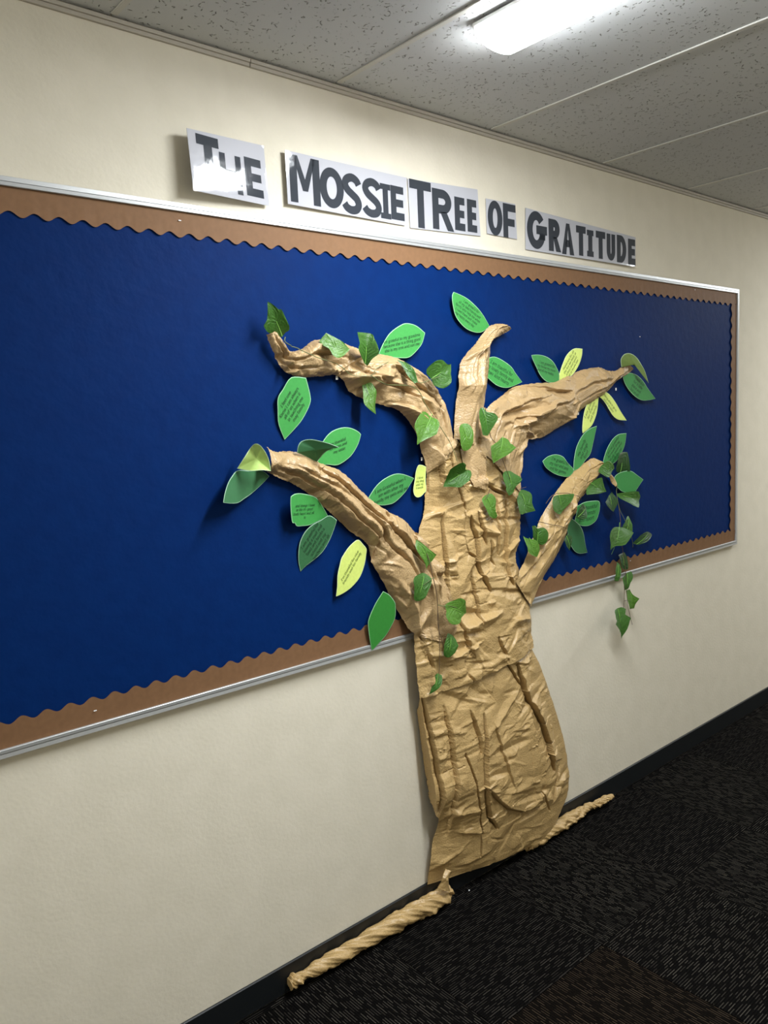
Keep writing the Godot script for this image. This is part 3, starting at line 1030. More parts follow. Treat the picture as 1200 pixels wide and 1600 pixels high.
func tree() -> void:
	var t := thing("paper_tree", "big tree of crumpled brown kraft paper stuck over the blue board down to the skirting", "paper tree")
	sheet("trunk_sheet", "lower sheet of the trunk, pleated and flaring to the floor",
		[0.8116, 0.0862, 0.015, 0.8124, 0.1622, 0.03, 0.8308, 0.2414, 0.03, 0.8389, 0.298, 0.045, 0.8084, 0.3946, 0.075, 0.8059, 0.467, 0.07, 0.7983, 0.5598, 0.06, 0.7914, 0.662, 0.05, 0.7822, 0.7551, 0.045, 0.7778, 0.836, 0.04, 0.7809, 0.9047, 0.035],
		[1.4016, 0.0243, 0.045, 1.4718, 0.0855, 0.04, 1.5317, 0.1428, 0.035, 1.5421, 0.228, 0.035, 1.5212, 0.3354, 0.035, 1.4997, 0.4042, 0.035, 1.4674, 0.4874, 0.035, 1.4321, 0.5698, 0.035, 1.3873, 0.6719, 0.035, 1.336, 0.7543, 0.035, 1.3097, 0.811, 0.035],
		[0.02, 0.035, 0.045, 0.05, 0.045, 0.045, 0.045, 0.04, 0.035, 0.03, 0.02], {"trunk": true, "amp": 0.7, "seed": 0.0}, t)
	sheet("trunk_sheet", "upper sheet of the trunk, lapped over the lower one",
		[0.7784, 0.7228, 0.05, 0.7727, 0.8283, 0.045, 0.7747, 0.927, 0.04, 0.7926, 1.0222, 0.035, 0.8021, 1.0999, 0.035, 0.8064, 1.1782, 0.035, 0.8148, 1.2359, 0.035, 0.8467, 1.2907, 0.03, 0.8552, 1.3488, 0.03, 0.8632, 1.3971, 0.03, 0.8528, 1.4563, 0.03, 0.8715, 1.5037, 0.03],
		[1.3439, 0.7535, 0.04, 1.3386, 0.8057, 0.04, 1.327, 0.8771, 0.04, 1.3282, 0.9333, 0.035, 1.2892, 1.03, 0.03, 1.271, 1.0887, 0.03, 1.2976, 1.163, 0.03, 1.3039, 1.2399, 0.03, 1.2996, 1.3066, 0.03, 1.3054, 1.3719, 0.03, 1.3184, 1.4475, 0.03, 1.3265, 1.4798, 0.03],
		[0.04, 0.045, 0.045, 0.04, 0.035, 0.03, 0.03, 0.028, 0.026, 0.024, 0.02, 0.018], {"trunk": true, "amp": 1.15, "seed": 3.0, "over": true, "rag": 1.6}, t)
	sheet("branch", "upper left branch curling up at its tip",
		[0.9776, 1.4981, 0.035, 0.974, 1.554, 0.03, 0.9569, 1.6079, 0.03, 0.9337, 1.6474, 0.03, 0.8868, 1.6922, 0.03, 0.8225, 1.7279, 0.03, 0.76, 1.7513, 0.03, 0.6919, 1.7629, 0.03, 0.6287, 1.7741, 0.03, 0.5725, 1.7884, 0.03, 0.5072, 1.7986, 0.03, 0.4536, 1.7902, 0.03, 0.4129, 1.7676, 0.03, 0.3736, 1.7642, 0.04, 0.3523, 1.7891, 0.045, 0.3381, 1.8079, 0.045, 0.3286, 1.8107, 0.045],
		[0.8583, 1.4072, 0.03, 0.8477, 1.4624, 0.03, 0.8248, 1.5291, 0.03, 0.7882, 1.5743, 0.03, 0.7466, 1.6036, 0.03, 0.6835, 1.6217, 0.03, 0.6204, 1.6391, 0.03, 0.5758, 1.661, 0.03, 0.5528, 1.6892, 0.03, 0.5271, 1.703, 0.03, 0.4792, 1.6996, 0.03, 0.4266, 1.6978, 0.03, 0.3861, 1.7028, 0.03, 0.3573, 1.7191, 0.03, 0.3367, 1.751, 0.035, 0.3182, 1.7806, 0.04, 0.3121, 1.8027, 0.04],
		[0.02, 0.03, 0.034, 0.036, 0.036, 0.036, 0.036, 0.034, 0.03, 0.028, 0.03, 0.03, 0.026, 0.02, 0.014, 0.01, 0.006],
		{"seed": 1.3, "amp": 1.75, "over": true, "tone": 1, "flip": true, "pleats": [[0.3, 0.016, 0.005, 0.12, 0.02, 0.45], [0.62, 0.018, 0.006, 0.14, 0.1, 0.55], [0.45, 0.014, 0.005, 0.15, 0.5, 0.98], [0.75, 0.012, 0.004, 0.1, 0.62, 0.9]]}, t)
	sheet("branch", "upper right branch, broad at the trunk and twisted to a point",
		[1.085, 1.4617, 0.035, 1.1159, 1.5528, 0.03, 1.1489, 1.6033, 0.03, 1.2231, 1.6373, 0.03, 1.2897, 1.6661, 0.03, 1.3921, 1.6762, 0.03, 1.4995, 1.6802, 0.03, 1.5747, 1.7003, 0.03, 1.6722, 1.7235, 0.03, 1.7736, 1.7336, 0.03, 1.8448, 1.7221, 0.03, 1.8879, 1.7223, 0.03, 1.9241, 1.7393, 0.035, 1.9429, 1.7464, 0.04],
		[1.2996, 1.3066, 0.03, 1.3138, 1.4151, 0.03, 1.3401, 1.4791, 0.03, 1.3785, 1.4859, 0.03, 1.439, 1.4918, 0.03, 1.5205, 1.5197, 0.03, 1.601, 1.5465, 0.03, 1.6606, 1.5795, 0.03, 1.742, 1.6106, 0.03, 1.8133, 1.6357, 0.03, 1.8564, 1.657, 0.03, 1.9003, 1.6859, 0.03, 1.9593, 1.7076, 0.035, 1.9967, 1.7271, 0.04],
		[0.014, 0.024, 0.03, 0.034, 0.036, 0.036, 0.034, 0.032, 0.03, 0.026, 0.02, 0.014, 0.01, 0.008],
		{"seed": 4.1, "amp": 1.75, "over": true, "tone": 1, "pleats": [[0.3, 0.014, 0.005, 0.16, 0.0, 0.4], [0.55, 0.018, 0.006, 0.2, 0.12, 0.5], [0.5, 0.014, 0.006, 0.2, 0.45, 0.8], [0.75, 0.012, 0.005, 0.1, 0.5, 0.98]]}, t)
	sheet("branch", "short upright middle branch with a bent tip",
		[1.026, 1.3533, 0.035, 0.9977, 1.4367, 0.035, 0.9862, 1.4977, 0.035, 0.9952, 1.5772, 0.03, 1.0077, 1.6564, 0.03, 1.0192, 1.7158, 0.03, 1.0356, 1.7555, 0.03, 1.0905, 1.7964, 0.03, 1.128, 1.8276, 0.03, 1.1573, 1.8563, 0.035, 1.1893, 1.8672, 0.04, 1.2245, 1.8681, 0.045],
		[1.0946, 1.3367, 0.035, 1.1044, 1.4191, 0.035, 1.1046, 1.4914, 0.035, 1.126, 1.573, 0.03, 1.145, 1.6549, 0.03, 1.1605, 1.7267, 0.03, 1.1689, 1.7779, 0.03, 1.1799, 1.817, 0.03, 1.2085, 1.8261, 0.03, 1.235, 1.8388, 0.035, 1.252, 1.8471, 0.04, 1.2593, 1.8551, 0.045],
		[0.008, 0.014, 0.02, 0.026, 0.028, 0.028, 0.028, 0.026, 0.022, 0.016, 0.012, 0.006],
		{"seed": 6.2, "amp": 0.75, "over": true, "tone": 1, "pleats": [[0.62, 0.016, 0.0045, 0.05, 0.05, 0.75], [0.3, 0.006, 0.004, 0.15, 0.3, 0.9], [0.5, 0.008, 0.003, 0.1, 0.75, 1.2]]}, t)
	sheet("branch", "long lower left branch of twisted paper",
		[0.9299, 0.9418, 0.055, 0.8904, 1.077, 0.05, 0.8475, 1.1693, 0.045, 0.8066, 1.2311, 0.035, 0.7587, 1.2774, 0.03, 0.7044, 1.3065, 0.03, 0.6498, 1.3405, 0.03, 0.6042, 1.3763, 0.03, 0.5604, 1.4182, 0.03, 0.5216, 1.4462, 0.03, 0.47, 1.4641, 0.03, 0.4228, 1.4897, 0.03, 0.3689, 1.5049, 0.035, 0.3159, 1.5065, 0.04, 0.2835, 1.5215, 0.05],
		[0.8756, 0.8834, 0.055, 0.7694, 0.9281, 0.04, 0.7374, 0.9775, 0.035, 0.7018, 1.0424, 0.03, 0.6608, 1.1131, 0.03, 0.632, 1.1651, 0.03, 0.6141, 1.2276, 0.03, 0.5667, 1.2616, 0.03, 0.5085, 1.314, 0.03, 0.4668, 1.3505, 0.03, 0.4262, 1.3843, 0.03, 0.3769, 1.4148, 0.035, 0.3306, 1.4358, 0.04, 0.2989, 1.4501, 0.045, 0.2715, 1.4622, 0.05],
		[0.012, 0.03, 0.036, 0.04, 0.042, 0.042, 0.04, 0.038, 0.038, 0.036, 0.034, 0.034, 0.03, 0.028, 0.024],
		{"seed": 8.4, "amp": 1.75, "over": true, "tone": 1, "flip": true, "pleats": [[0.28, 0.024, 0.007, 0.12, 0.04, 0.8], [0.5, 0.016, 0.006, 0.16, 0.1, 0.55], [0.72, 0.016, 0.006, 0.12, 0.3, 0.95], [0.5, 0.012, 0.005, 0.12, 0.55, 0.9]]}, t)
	sheet("branch", "narrow lower right branch with a hooked tip",
		[1.2239, 1.0144, 0.05, 1.2989, 1.0633, 0.04, 1.3556, 1.1328, 0.03, 1.4004, 1.1951, 0.03, 1.4605, 1.257, 0.03, 1.5255, 1.3083, 0.03, 1.6036, 1.3531, 0.03, 1.6838, 1.385, 0.03, 1.7381, 1.3957, 0.035, 1.7928, 1.3629, 0.04, 1.8487, 1.3096, 0.045, 1.8624, 1.2863, 0.05],
		[1.3314, 0.9037, 0.04, 1.4151, 0.9863, 0.03, 1.4798, 1.0436, 0.03, 1.5386, 1.1057, 0.03, 1.5792, 1.1738, 0.03, 1.6321, 1.2393, 0.03, 1.6812, 1.2751, 0.03, 1.7438, 1.3179, 0.03, 1.779, 1.3517, 0.035, 1.805, 1.3351, 0.04, 1.8354, 1.2934, 0.045, 1.8448, 1.2804, 0.05],
		[0.012, 0.02, 0.026, 0.028, 0.028, 0.028, 0.026, 0.024, 0.02, 0.012, 0.006, 0.003],
		{"seed": 11.3, "amp": 1.2, "over": true, "pleats": [[0.6, 0.012, 0.004, 0.1, 0.05, 0.5], [0.35, 0.009, 0.004, 0.15, 0.0, 0.35], [0.4, 0.008, 0.003, 0.2, 0.5, 0.9], [0.7, 0.008, 0.003, 0.2, 0.5, 0.9]]}, t)
	twist("root", [0.8926, 0.036, -0.0225, 0.8254, 0.036, -0.014, 0.7436, 0.036, 0.0006, 0.6501, 0.036, -0.0009, 0.5494, 0.036, 0.0115, 0.4582, 0.036, 0.0188, 0.3781, 0.036, 0.017, 0.3234, 0.036, 0.0152, 0.2865, 0.036, 0.015, 0.2676, 0.036, 0.0142], [0.024, 0.033, 0.031, 0.027, 0.0245, 0.0225, 0.021, 0.014, 0.020, 0.017], 2.6, 0.2, t, "long root of paper twisted into a rope along the skirting")
	twist("root", [1.2888, 0.034, 0.0175, 1.3739, 0.034, 0.0288, 1.4895, 0.034, 0.0287, 1.5904, 0.034, 0.0286, 1.6668, 0.034, 0.0279, 1.7089, 0.034, 0.0344, 1.7657, 0.034, 0.0404, 1.8139, 0.034, 0.044], [0.026, 0.028, 0.027, 0.024, 0.016, 0.017, 0.015, 0.010], 2.8, 0.7, t, "short twisted paper root pointing away from the trunk")
	var scrap: Array = [0.9795, 0.001, 0.0369]
	var sc := part("paper_scrap", box(Vector3(0.006, 0.0012, 0.004), 0.0004), M.tape, self, Vector3(scrap[0], 0.0008, maxf(scrap[2], 0.03)))
	sc.rotation.y = 0.6
	tag(sc, "tiny white scrap of paper lying on the dark carpet in front of the trunk", "paper scrap")
	# the loose end of the long root folded up over the trunk's hem
	sheet("root_flap", "", [0.8182, 0.0879, 0.055, 0.8316, 0.1103, 0.06, 0.8381, 0.1248, 0.06, 0.8534, 0.14, 0.06], [0.8719, 0.0551, 0.055, 0.8623, 0.0836, 0.06, 0.8662, 0.1039, 0.06, 0.8847, 0.12, 0.06], [0.012, 0.008, 0.006, 0.006], {"seed": 2.2, "amp": 0.8}, t)
	# a torn tab of the trunk resting on the short root
	sheet("torn_tab", "", [1.2295, 0.0853, 0.05, 1.239, 0.0575, 0.05, 1.2698, 0.0256, 0.05], [1.3658, 0.0504, 0.05, 1.3501, 0.0271, 0.05, 1.2983, 0.0163, 0.05], [0.008, 0.008, 0.004], {"seed": 5.2, "amp": 1.0, "flip": true}, t)
	# slips of white tape that hold it
	for e: Array in [[0.5399, 1.6961], [1.8954, 1.6518], [1.6484, 1.5659], [0.8499, 1.4526]]:
		part("tape_slip", box(Vector3(0.008, 0.010, 0.0008), 0.0002), M.tape, t, Vector3(e[0], e[1], 0.0255))


# ------------------------------------------------------------------ paper leaves
func leaf(color: String, label: String, outline: Array, text := "", line := [], soft := false, curl := 0.0, sheet_size := 1.0) -> void:
	var p := smooth_closed(v3(outline), 4)
	var n := p.size()
	var c := Vector3.ZERO
	for q in p:
		c += q / n
	var nrm := Vector3.ZERO
	for i in n:
		nrm += (p[i] - c).cross(p[(i + 1) % n] - c)
	nrm = nrm.normalized()
	if nrm.dot(Vector3(-0.4, 0, 1)) < 0:
		nrm = -nrm
	var far := 0.0
	var axis := Vector3.RIGHT
	for q in p:
		if q.distance_to(c) > far:
			far = q.distance_to(c)
			axis = (q - c).normalized()
	var t := thing("paper_leaf", label, "paper leaf", c, "handwritten paper leaves on the tree")
	var v := PackedVector3Array([Vector3.ZERO])
	var ix := PackedInt32Array()
	var rings := [0.3, 0.6, 0.85, 1.0]
	for r: float in rings:
		for q in p:
			var d := (q - c) * r
			var a := d.dot(axis) / far
			v.append(d + nrm * curl * a * a * far)
	var facing := (p[1] - p[0]).cross(p[0] - c).dot(nrm) > 0      # clockwise seen from the front
	var f := PackedInt32Array()
	for i in n:
		var j := (i + 1) % n
		f.append_array([0, 1 + i, 1 + j])
		for k in rings.size() - 1:
			var a := 1 + k * n
			f.append_array([a + i, a + n + i, a + j, a + j, a + n + i, a + n + j])
	if not facing:
		f.reverse()
	var m := v.size()
	for k in m:
		v.append(v[k] - nrm * 0.0004)
	ix.append_array(f)
	for k in range(0, f.size(), 3):
		ix.append_array([f[k] + m, f[k + 2] + m, f[k + 1] + m])
	part("blade", mesh_of(v, ix), M[color], t)
	# the cut edge shows paler
	var ev := PackedVector3Array()
	var ei := PackedInt32Array()
	var o := 1 + 3 * n
	for i in n:
		var q := v[o + i]
		ev.append(q + nrm * 0.00035)
		ev.append(q - q.normalized() * 0.0021 * sheet_size + nrm * 0.0004)
		ev.append(q - nrm * 0.0006)
	for i in n:
		var a := i * 3
		var b := ((i + 1) % n) * 3
		ei.append_array([a, b, a + 1, a + 1, b, b + 1, a, a + 2, b, b, a + 2, b + 2])
	if not facing:
		ei.reverse()
	part("cut_edge", mesh_of(ev, ei), M[color + "_edge"], t)
	if text != "":
		var l := v3(line)
		var right := (l[1] - l[0])
		right = (right - nrm * right.dot(nrm))
		var tm := TextMesh.new()
		var sf := SystemFont.new()
		sf.font_names = PackedStringArray(["Droid Sans"])
		sf.font_italic = true
		tm.font = sf
		tm.text = text
		tm.font_size = 16
		tm.pixel_size = 0.001
		tm.depth = 0.0
		tm.curve_step = 2.5
		tm.line_spacing = -1.0
		tm.horizontal_alignment = HORIZONTAL_ALIGNMENT_CENTER
		tm.vertical_alignment = VERTICAL_ALIGNMENT_TOP
		var bb := tm.get_aabb()
		var s := right.length() / bb.size.x
		right = right.normalized()
		var up := nrm.cross(right).normalized()
		var flat := PackedVector2Array()
		for q in p:
			flat.append(Vector2((q - c).dot(right), (q - c).dot(up)))
		for tries in 40:
			var ok := true
			for k: Vector2 in [Vector2(-0.46, -0.36), Vector2(0.46, -0.36), Vector2(0.46, 0.36), Vector2(-0.46, 0.36), Vector2(0.3, 0.56), Vector2(-0.3, -0.56), Vector2(-0.54, 0), Vector2(0.54, 0)]:
				if not Geometry2D.is_point_in_polygon(k * Vector2(bb.size.x, bb.size.y) * s, flat):
					ok = false
			if ok:
				break
			s *= 0.95
		var h := part("handwriting", tm, M.pen_soft if soft else M.pen, t)
		var bm := bb.position + bb.size / 2
		h.transform = Transform3D(Basis(right * s, up * s + right * s * 0.15, nrm * s), nrm * 0.0009 - right * (bm.x + bm.y * 0.15) * s - up * bm.y * s)


func leaves() -> void:
	leaf("bright", "bright green leaf hanging point down under the curled tip of the upper left branch", [0.3789, 1.6961, 0.0406, 0.4219, 1.6946, 0.045, 0.4352, 1.6522, 0.0412, 0.4357, 1.6269, 0.0382, 0.4144, 1.5882, 0.0312, 0.3885, 1.5604, 0.025, 0.3609, 1.5357, 0.019, 0.3433, 1.5761, 0.0219, 0.3404, 1.6113, 0.0259, 0.3407, 1.6439, 0.0299, 0.3551, 1.6661, 0.0342], "I feel one\nKnow I can always\nall of us when it\nin teaching me\nmay family", [0.3315, 1.6013, 0.034, 0.3836, 1.6777, 0.034])
	leaf("bright", "broad bright green leaf standing on top of the upper left branch", [0.6973, 1.764, 0.0231, 0.7128, 1.7926, 0.026, 0.7388, 1.8242, 0.03, 0.7789, 1.8478, 0.0346, 0.8036, 1.8527, 0.037, 0.8359, 1.8461, 0.0393, 0.8678, 1.8269, 0.0408, 0.8558, 1.7952, 0.0381, 0.832, 1.7711, 0.0349, 0.8067, 1.7548, 0.0319, 0.7747, 1.7525, 0.0291, 0.7468, 1.7543, 0.0268, 0.7159, 1.7588, 0.0244], "Im grateful to my grandma\nbecause she is a thing good\nshe is my one and not me", [0.7113, 1.8223, 0.034, 0.862, 1.852, 0.034])
	leaf("bright", "green leaf full of writing beside the tip of the middle branch", [1.0005, 1.9557, 0.0364, 0.995, 1.9427, 0.0348, 0.9997, 1.9175, 0.0322, 1.0128, 1.8858, 0.0293, 1.0369, 1.8632, 0.0276, 1.0676, 1.8462, 0.0268, 1.1084, 1.8378, 0.0272, 1.1388, 1.8422, 0.0286, 1.1671, 1.8601, 0.0313, 1.1372, 1.8914, 0.0336, 1.1066, 1.9152, 0.0352, 1.065, 1.9379, 0.0364, 1.0299, 1.9492, 0.0366], "I am grateful for\nall my best friends and\nfamily who help me when\nI need them and make\nme happy every day", [1.0229, 1.9404, 0.034, 1.1383, 1.8858, 0.034])
	leaf("bright", "green leaf right of the middle branch, above the upper right one", [1.1589, 1.7585, 0.0326, 1.1869, 1.7624, 0.0337, 1.2264, 1.7509, 0.0344, 1.2668, 1.7306, 0.0347, 1.2894, 1.7086, 0.0343, 1.3219, 1.6807, 0.034, 1.279, 1.668, 0.032, 1.2423, 1.6622, 0.0306, 1.2025, 1.6687, 0.0296, 1.1704, 1.6846, 0.0293, 1.1387, 1.7073, 0.0294, 1.1351, 1.7216, 0.0299, 1.1452, 1.7465, 0.0315], "I am thankful for\nmy lovely family and\ntheir kind hearts", [1.154, 1.7528, 0.034, 1.2861, 1.6977, 0.034])
	leaf("bright", "squarish bright green leaf with three lines of writing below the lower left branch", [0.3518, 1.3901, 0.0523, 0.3657, 1.3938, 0.0505, 0.392, 1.3911, 0.0459, 0.4399, 1.3755, 0.0366, 0.4702, 1.3412, 0.0282, 0.4869, 1.3174, 0.0232, 0.4536, 1.3107, 0.0274, 0.418, 1.303, 0.0319, 0.387, 1.3041, 0.0368, 0.3697, 1.3064, 0.0398, 0.3626, 1.315, 0.0419, 0.3526, 1.32, 0.0441, 0.3472, 1.3558, 0.0491, 0.3469, 1.384, 0.0524], "and things i have\nin life it's good\nbody heart and all\n     is", [0.3583, 1.3643, 0.042, 0.4348, 1.358, 0.042])
	leaf("forest", "dark green pointed leaf crowded with writing, under the squarish bright leaf", [0.4774, 1.3228, 0.0426, 0.5008, 1.3077, 0.0435, 0.4924, 1.2836, 0.0398, 0.4787, 1.2538, 0.0349, 0.4597, 1.2263, 0.0296, 0.4372, 1.2089, 0.0251, 0.4062, 1.1914, 0.0195, 0.3893, 1.1782, 0.016, 0.3831, 1.2056, 0.0184, 0.3828, 1.2366, 0.0219, 0.3884, 1.2636, 0.0256, 0.4034, 1.2879, 0.0302, 0.4254, 1.3038, 0.0345, 0.4512, 1.3132, 0.0386], "I am grateful for\nhaving a roof and\nfood and books a\nschool and my\nteachers and all", [0.3865, 1.2242, 0.032, 0.4565, 1.3148, 0.032])
	leaf("mid", "green leaf pointing at the trunk from the lower left branch", [0.6308, 1.3562, 0.0274, 0.6563, 1.3847, 0.0302, 0.6859, 1.4039, 0.0326, 0.7259, 1.4163, 0.0351, 0.7604, 1.4135, 0.0365, 0.8018, 1.3983, 0.0376, 0.7828, 1.3751, 0.0355, 0.762, 1.3546, 0.0335, 0.727, 1.3326, 0.0308, 0.7009, 1.3281, 0.0293, 0.6751, 1.3292, 0.0281, 0.6518, 1.337, 0.0274], "I am Grateful when I\nam with after my\nfamily my pets and me", [0.634, 1.3737, 0.034, 0.7677, 1.4107, 0.034])
	leaf("lime", "small lime leaf tucked against the left edge of the trunk", [0.8144, 1.4172, 0.0345, 0.8227, 1.4343, 0.0361, 0.835, 1.4358, 0.0372, 0.8535, 1.4289, 0.0384, 0.8513, 1.3901, 0.0363, 0.8533, 1.3573, 0.0348, 0.8449, 1.3483, 0.0336, 0.8325, 1.3397, 0.0321, 0.8181, 1.3386, 0.0308, 0.8079, 1.3468, 0.0304, 0.8044, 1.3633, 0.0309, 0.8102, 1.3934, 0.0329], "I love\nmy dog\nand my\nfriends", [0.8183, 1.4163, 0.036, 0.8477, 1.4179, 0.036], true)
	leaf("lime", "large lime yellow leaf hanging below the lower left branch", [0.5766, 1.2419, 0.0401, 0.595, 1.2258, 0.0372, 0.6077, 1.2117, 0.0349, 0.6073, 1.1945, 0.0331, 0.6015, 1.1657, 0.0305, 0.5859, 1.1337, 0.0281, 0.5619, 1.1132, 0.0275, 0.5365, 1.1007, 0.0277, 0.5098, 1.0935, 0.0287, 0.495, 1.0921, 0.0294, 0.4984, 1.1188, 0.0321, 0.4994, 1.1513, 0.0355, 0.5066, 1.1789, 0.038, 0.514, 1.1994, 0.0397, 0.5355, 1.2225, 0.0407, 0.5574, 1.2373, 0.0409], "I'm thankful for nice\nfriends and for family", [0.5047, 1.14, 0.035, 0.5695, 1.2213, 0.035], true)
	leaf("bright", "bright green leaf behind the dark curled one on the lower left branch", [0.4783, 1.5247, 0.0284, 0.4951, 1.5422, 0.0303, 0.5166, 1.554, 0.032, 0.5462, 1.5599, 0.0338, 0.5721, 1.5572, 0.0349, 0.5963, 1.5472, 0.0355, 0.6074, 1.5377, 0.0355, 0.5978, 1.5127, 0.0337, 0.5769, 1.4843, 0.0311, 0.5504, 1.4664, 0.0288, 0.5224, 1.4569, 0.0269, 0.4913, 1.4607, 0.0255, 0.4663, 1.4601, 0.0242, 0.458, 1.4695, 0.0243, 0.4766, 1.4906, 0.0264, 0.5002, 1.5116, 0.0288], "I'm thankful\nfor mum and\n  my sister", [0.5052, 1.5247, 0.032, 0.5713, 1.5426, 0.032])
	leaf("forest", "very dark green leaf curling out from the lower left branch in its own shade", [0.38, 1.5009, 0.045, 0.3818, 1.5193, 0.05, 0.3913, 1.5304, 0.055, 0.4076, 1.5337, 0.07, 0.4273, 1.5283, 0.085, 0.447, 1.5205, 0.1, 0.4665, 1.5093, 0.115, 0.4545, 1.5066, 0.1, 0.4457, 1.497, 0.08, 0.4426, 1.4818, 0.06, 0.4387, 1.4717, 0.05, 0.426, 1.4794, 0.045, 0.4019, 1.4911, 0.045])
	leaf("forest", "dull green leaf below the pale curled one at the branch tip", [0.2007, 1.4678, 0.0433, 0.2366, 1.4637, 0.0336, 0.2771, 1.4604, 0.0227, 0.2991, 1.4436, 0.0182, 0.2716, 1.4239, 0.0272, 0.238, 1.4053, 0.0381, 0.213, 1.3959, 0.0459, 0.1886, 1.3879, 0.0535, 0.1612, 1.3894, 0.0614, 0.1341, 1.3944, 0.069, 0.1444, 1.4154, 0.0642, 0.1606, 1.4383, 0.0574, 0.1792, 1.4554, 0.0505], "", [], false, 0.10)
	leaf("pale", "pale yellow green leaf curled like a cone over the tip of the lower left branch", [0.1953, 1.4728, 0.05, 0.2093, 1.5005, 0.065, 0.2272, 1.5247, 0.07, 0.2304, 1.5323, 0.085, 0.2359, 1.5288, 0.095, 0.2405, 1.5215, 0.1, 0.2545, 1.5057, 0.095, 0.2679, 1.4856, 0.085, 0.2764, 1.4615, 0.075, 0.2449, 1.4657, 0.085, 0.2194, 1.4652, 0.08, 0.2069, 1.4682, 0.065], "", [], false, 0.12)
	leaf("mid", "green leaf leaning left on top of the upper right branch", [1.3774, 1.7713, 0.0317, 1.4122, 1.7736, 0.0329, 1.4551, 1.7679, 0.0338, 1.4903, 1.7528, 0.0341, 1.5145, 1.729, 0.0337, 1.5285, 1.7068, 0.0331, 1.5278, 1.6807, 0.0319, 1.5042, 1.6771, 0.031, 1.4632, 1.681, 0.03, 1.4282, 1.7013, 0.0299, 1.402, 1.7338, 0.0307, 1.3847, 1.757, 0.0313], "I am grateful for\nmy home my mum\nand all my mates", [1.3867, 1.7648, 0.034, 1.5107, 1.7379, 0.034])
	leaf("lime", "upright lime leaf full of writing on top of the upper right branch", [1.5264, 1.6809, 0.0283, 1.5345, 1.7089, 0.0298, 1.5543, 1.7482, 0.0321, 1.5775, 1.7783, 0.0341, 1.6167, 1.7987, 0.0361, 1.6636, 1.7987, 0.0373, 1.6614, 1.774, 0.0361, 1.6438, 1.7395, 0.0341, 1.6106, 1.707, 0.0318, 1.5743, 1.692, 0.0301], "thank you for all\nthe fun we have at\nschool and sport\nand at home too", [1.5377, 1.6977, 0.035, 1.6121, 1.7842, 0.035], true)
	leaf("lime", "narrow lime leaf hanging straight down below the upper right branch", [1.7666, 1.6432, 0.0362, 1.7645, 1.6218, 0.0352, 1.7575, 1.5721, 0.0329, 1.741, 1.5369, 0.031, 1.7183, 1.5128, 0.0293, 1.6725, 1.4917, 0.0271, 1.6701, 1.5183, 0.0282, 1.6771, 1.5638, 0.0304, 1.6946, 1.5985, 0.0324, 1.7172, 1.6192, 0.0339, 1.7431, 1.6346, 0.0352], "I am grateful\nfor friends\nand family", [1.6779, 1.5414, 0.034, 1.724, 1.6155, 0.034], true)
	leaf("lime", "narrow lime leaf bent to the right below the upper right branch", [1.7606, 1.6363, 0.0318, 1.7777, 1.6423, 0.0329, 1.8068, 1.6428, 0.0345, 1.8368, 1.6315, 0.0355, 1.8742, 1.6017, 0.0361, 1.9094, 1.566, 0.0363, 1.9499, 1.5294, 0.0368, 1.8986, 1.534, 0.0344, 1.8645, 1.549, 0.0333, 1.8395, 1.5717, 0.033, 1.8146, 1.5977, 0.0329, 1.7904, 1.6162, 0.0324, 1.7696, 1.6273, 0.0318], "being able to go to\nschool to learn", [1.7985, 1.6308, 0.037, 1.903, 1.5434, 0.038], true)
	leaf("mid", "green leaf pointing left beside the lower right branch", [1.4279, 1.4059, 0.0302, 1.457, 1.4208, 0.0318, 1.5011, 1.4251, 0.0333, 1.542, 1.4139, 0.0341, 1.5702, 1.3889, 0.0338, 1.6011, 1.3662, 0.0338, 1.5992, 1.3517, 0.0331, 1.5717, 1.3393, 0.0317, 1.5212, 1.3477, 0.0305, 1.4806, 1.3624, 0.0299, 1.4449, 1.3835, 0.0297], "I'm grateful for\nmy nan and pop\nand for games", [1.4531, 1.4169, 0.034, 1.5794, 1.3807, 0.034])
	leaf("mid", "tall green leaf standing on the lower right branch", [1.6067, 1.3599, 0.0314, 1.6079, 1.395, 0.0329, 1.6227, 1.4467, 0.0356, 1.6592, 1.4887, 0.0385, 1.7019, 1.5089, 0.0406, 1.7409, 1.5161, 0.0419, 1.7233, 1.4619, 0.0391, 1.7054, 1.4152, 0.0366, 1.677, 1.3933, 0.0349, 1.6443, 1.3689, 0.0329, 1.6162, 1.3592, 0.0316], "my family\nand dogs\nfood", [1.6211, 1.4035, 0.038, 1.6622, 1.4621, 0.038])
	leaf("mid", "green leaf covered in writing at the hooked tip of the lower right branch", [1.7996, 1.3788, 0.0286, 1.8184, 1.4204, 0.0309, 1.853, 1.4583, 0.0334, 1.8941, 1.4778, 0.0352, 1.9476, 1.48, 0.0367, 1.9389, 1.4351, 0.0346, 1.9137, 1.3991, 0.0325, 1.883, 1.373, 0.0306, 1.8415, 1.3636, 0.0291, 1.8052, 1.3692, 0.0284], "I am so grateful\nfor every thing\nthat my mum and\ndad do for me", [1.8153, 1.3955, 0.034, 1.8992, 1.4695, 0.034])
	leaf("mid", "plain green leaf pointing right above the hanging ivy strand", [1.8682, 1.3183, 0.036, 1.906, 1.331, 0.0403, 1.9609, 1.3316, 0.0448, 2.0038, 1.3124, 0.0465, 2.048, 1.2895, 0.048, 2.0151, 1.2584, 0.0428, 1.9913, 1.2413, 0.0394, 1.9246, 1.2506, 0.0348, 1.8823, 1.2764, 0.0335, 1.8656, 1.2967, 0.0339])
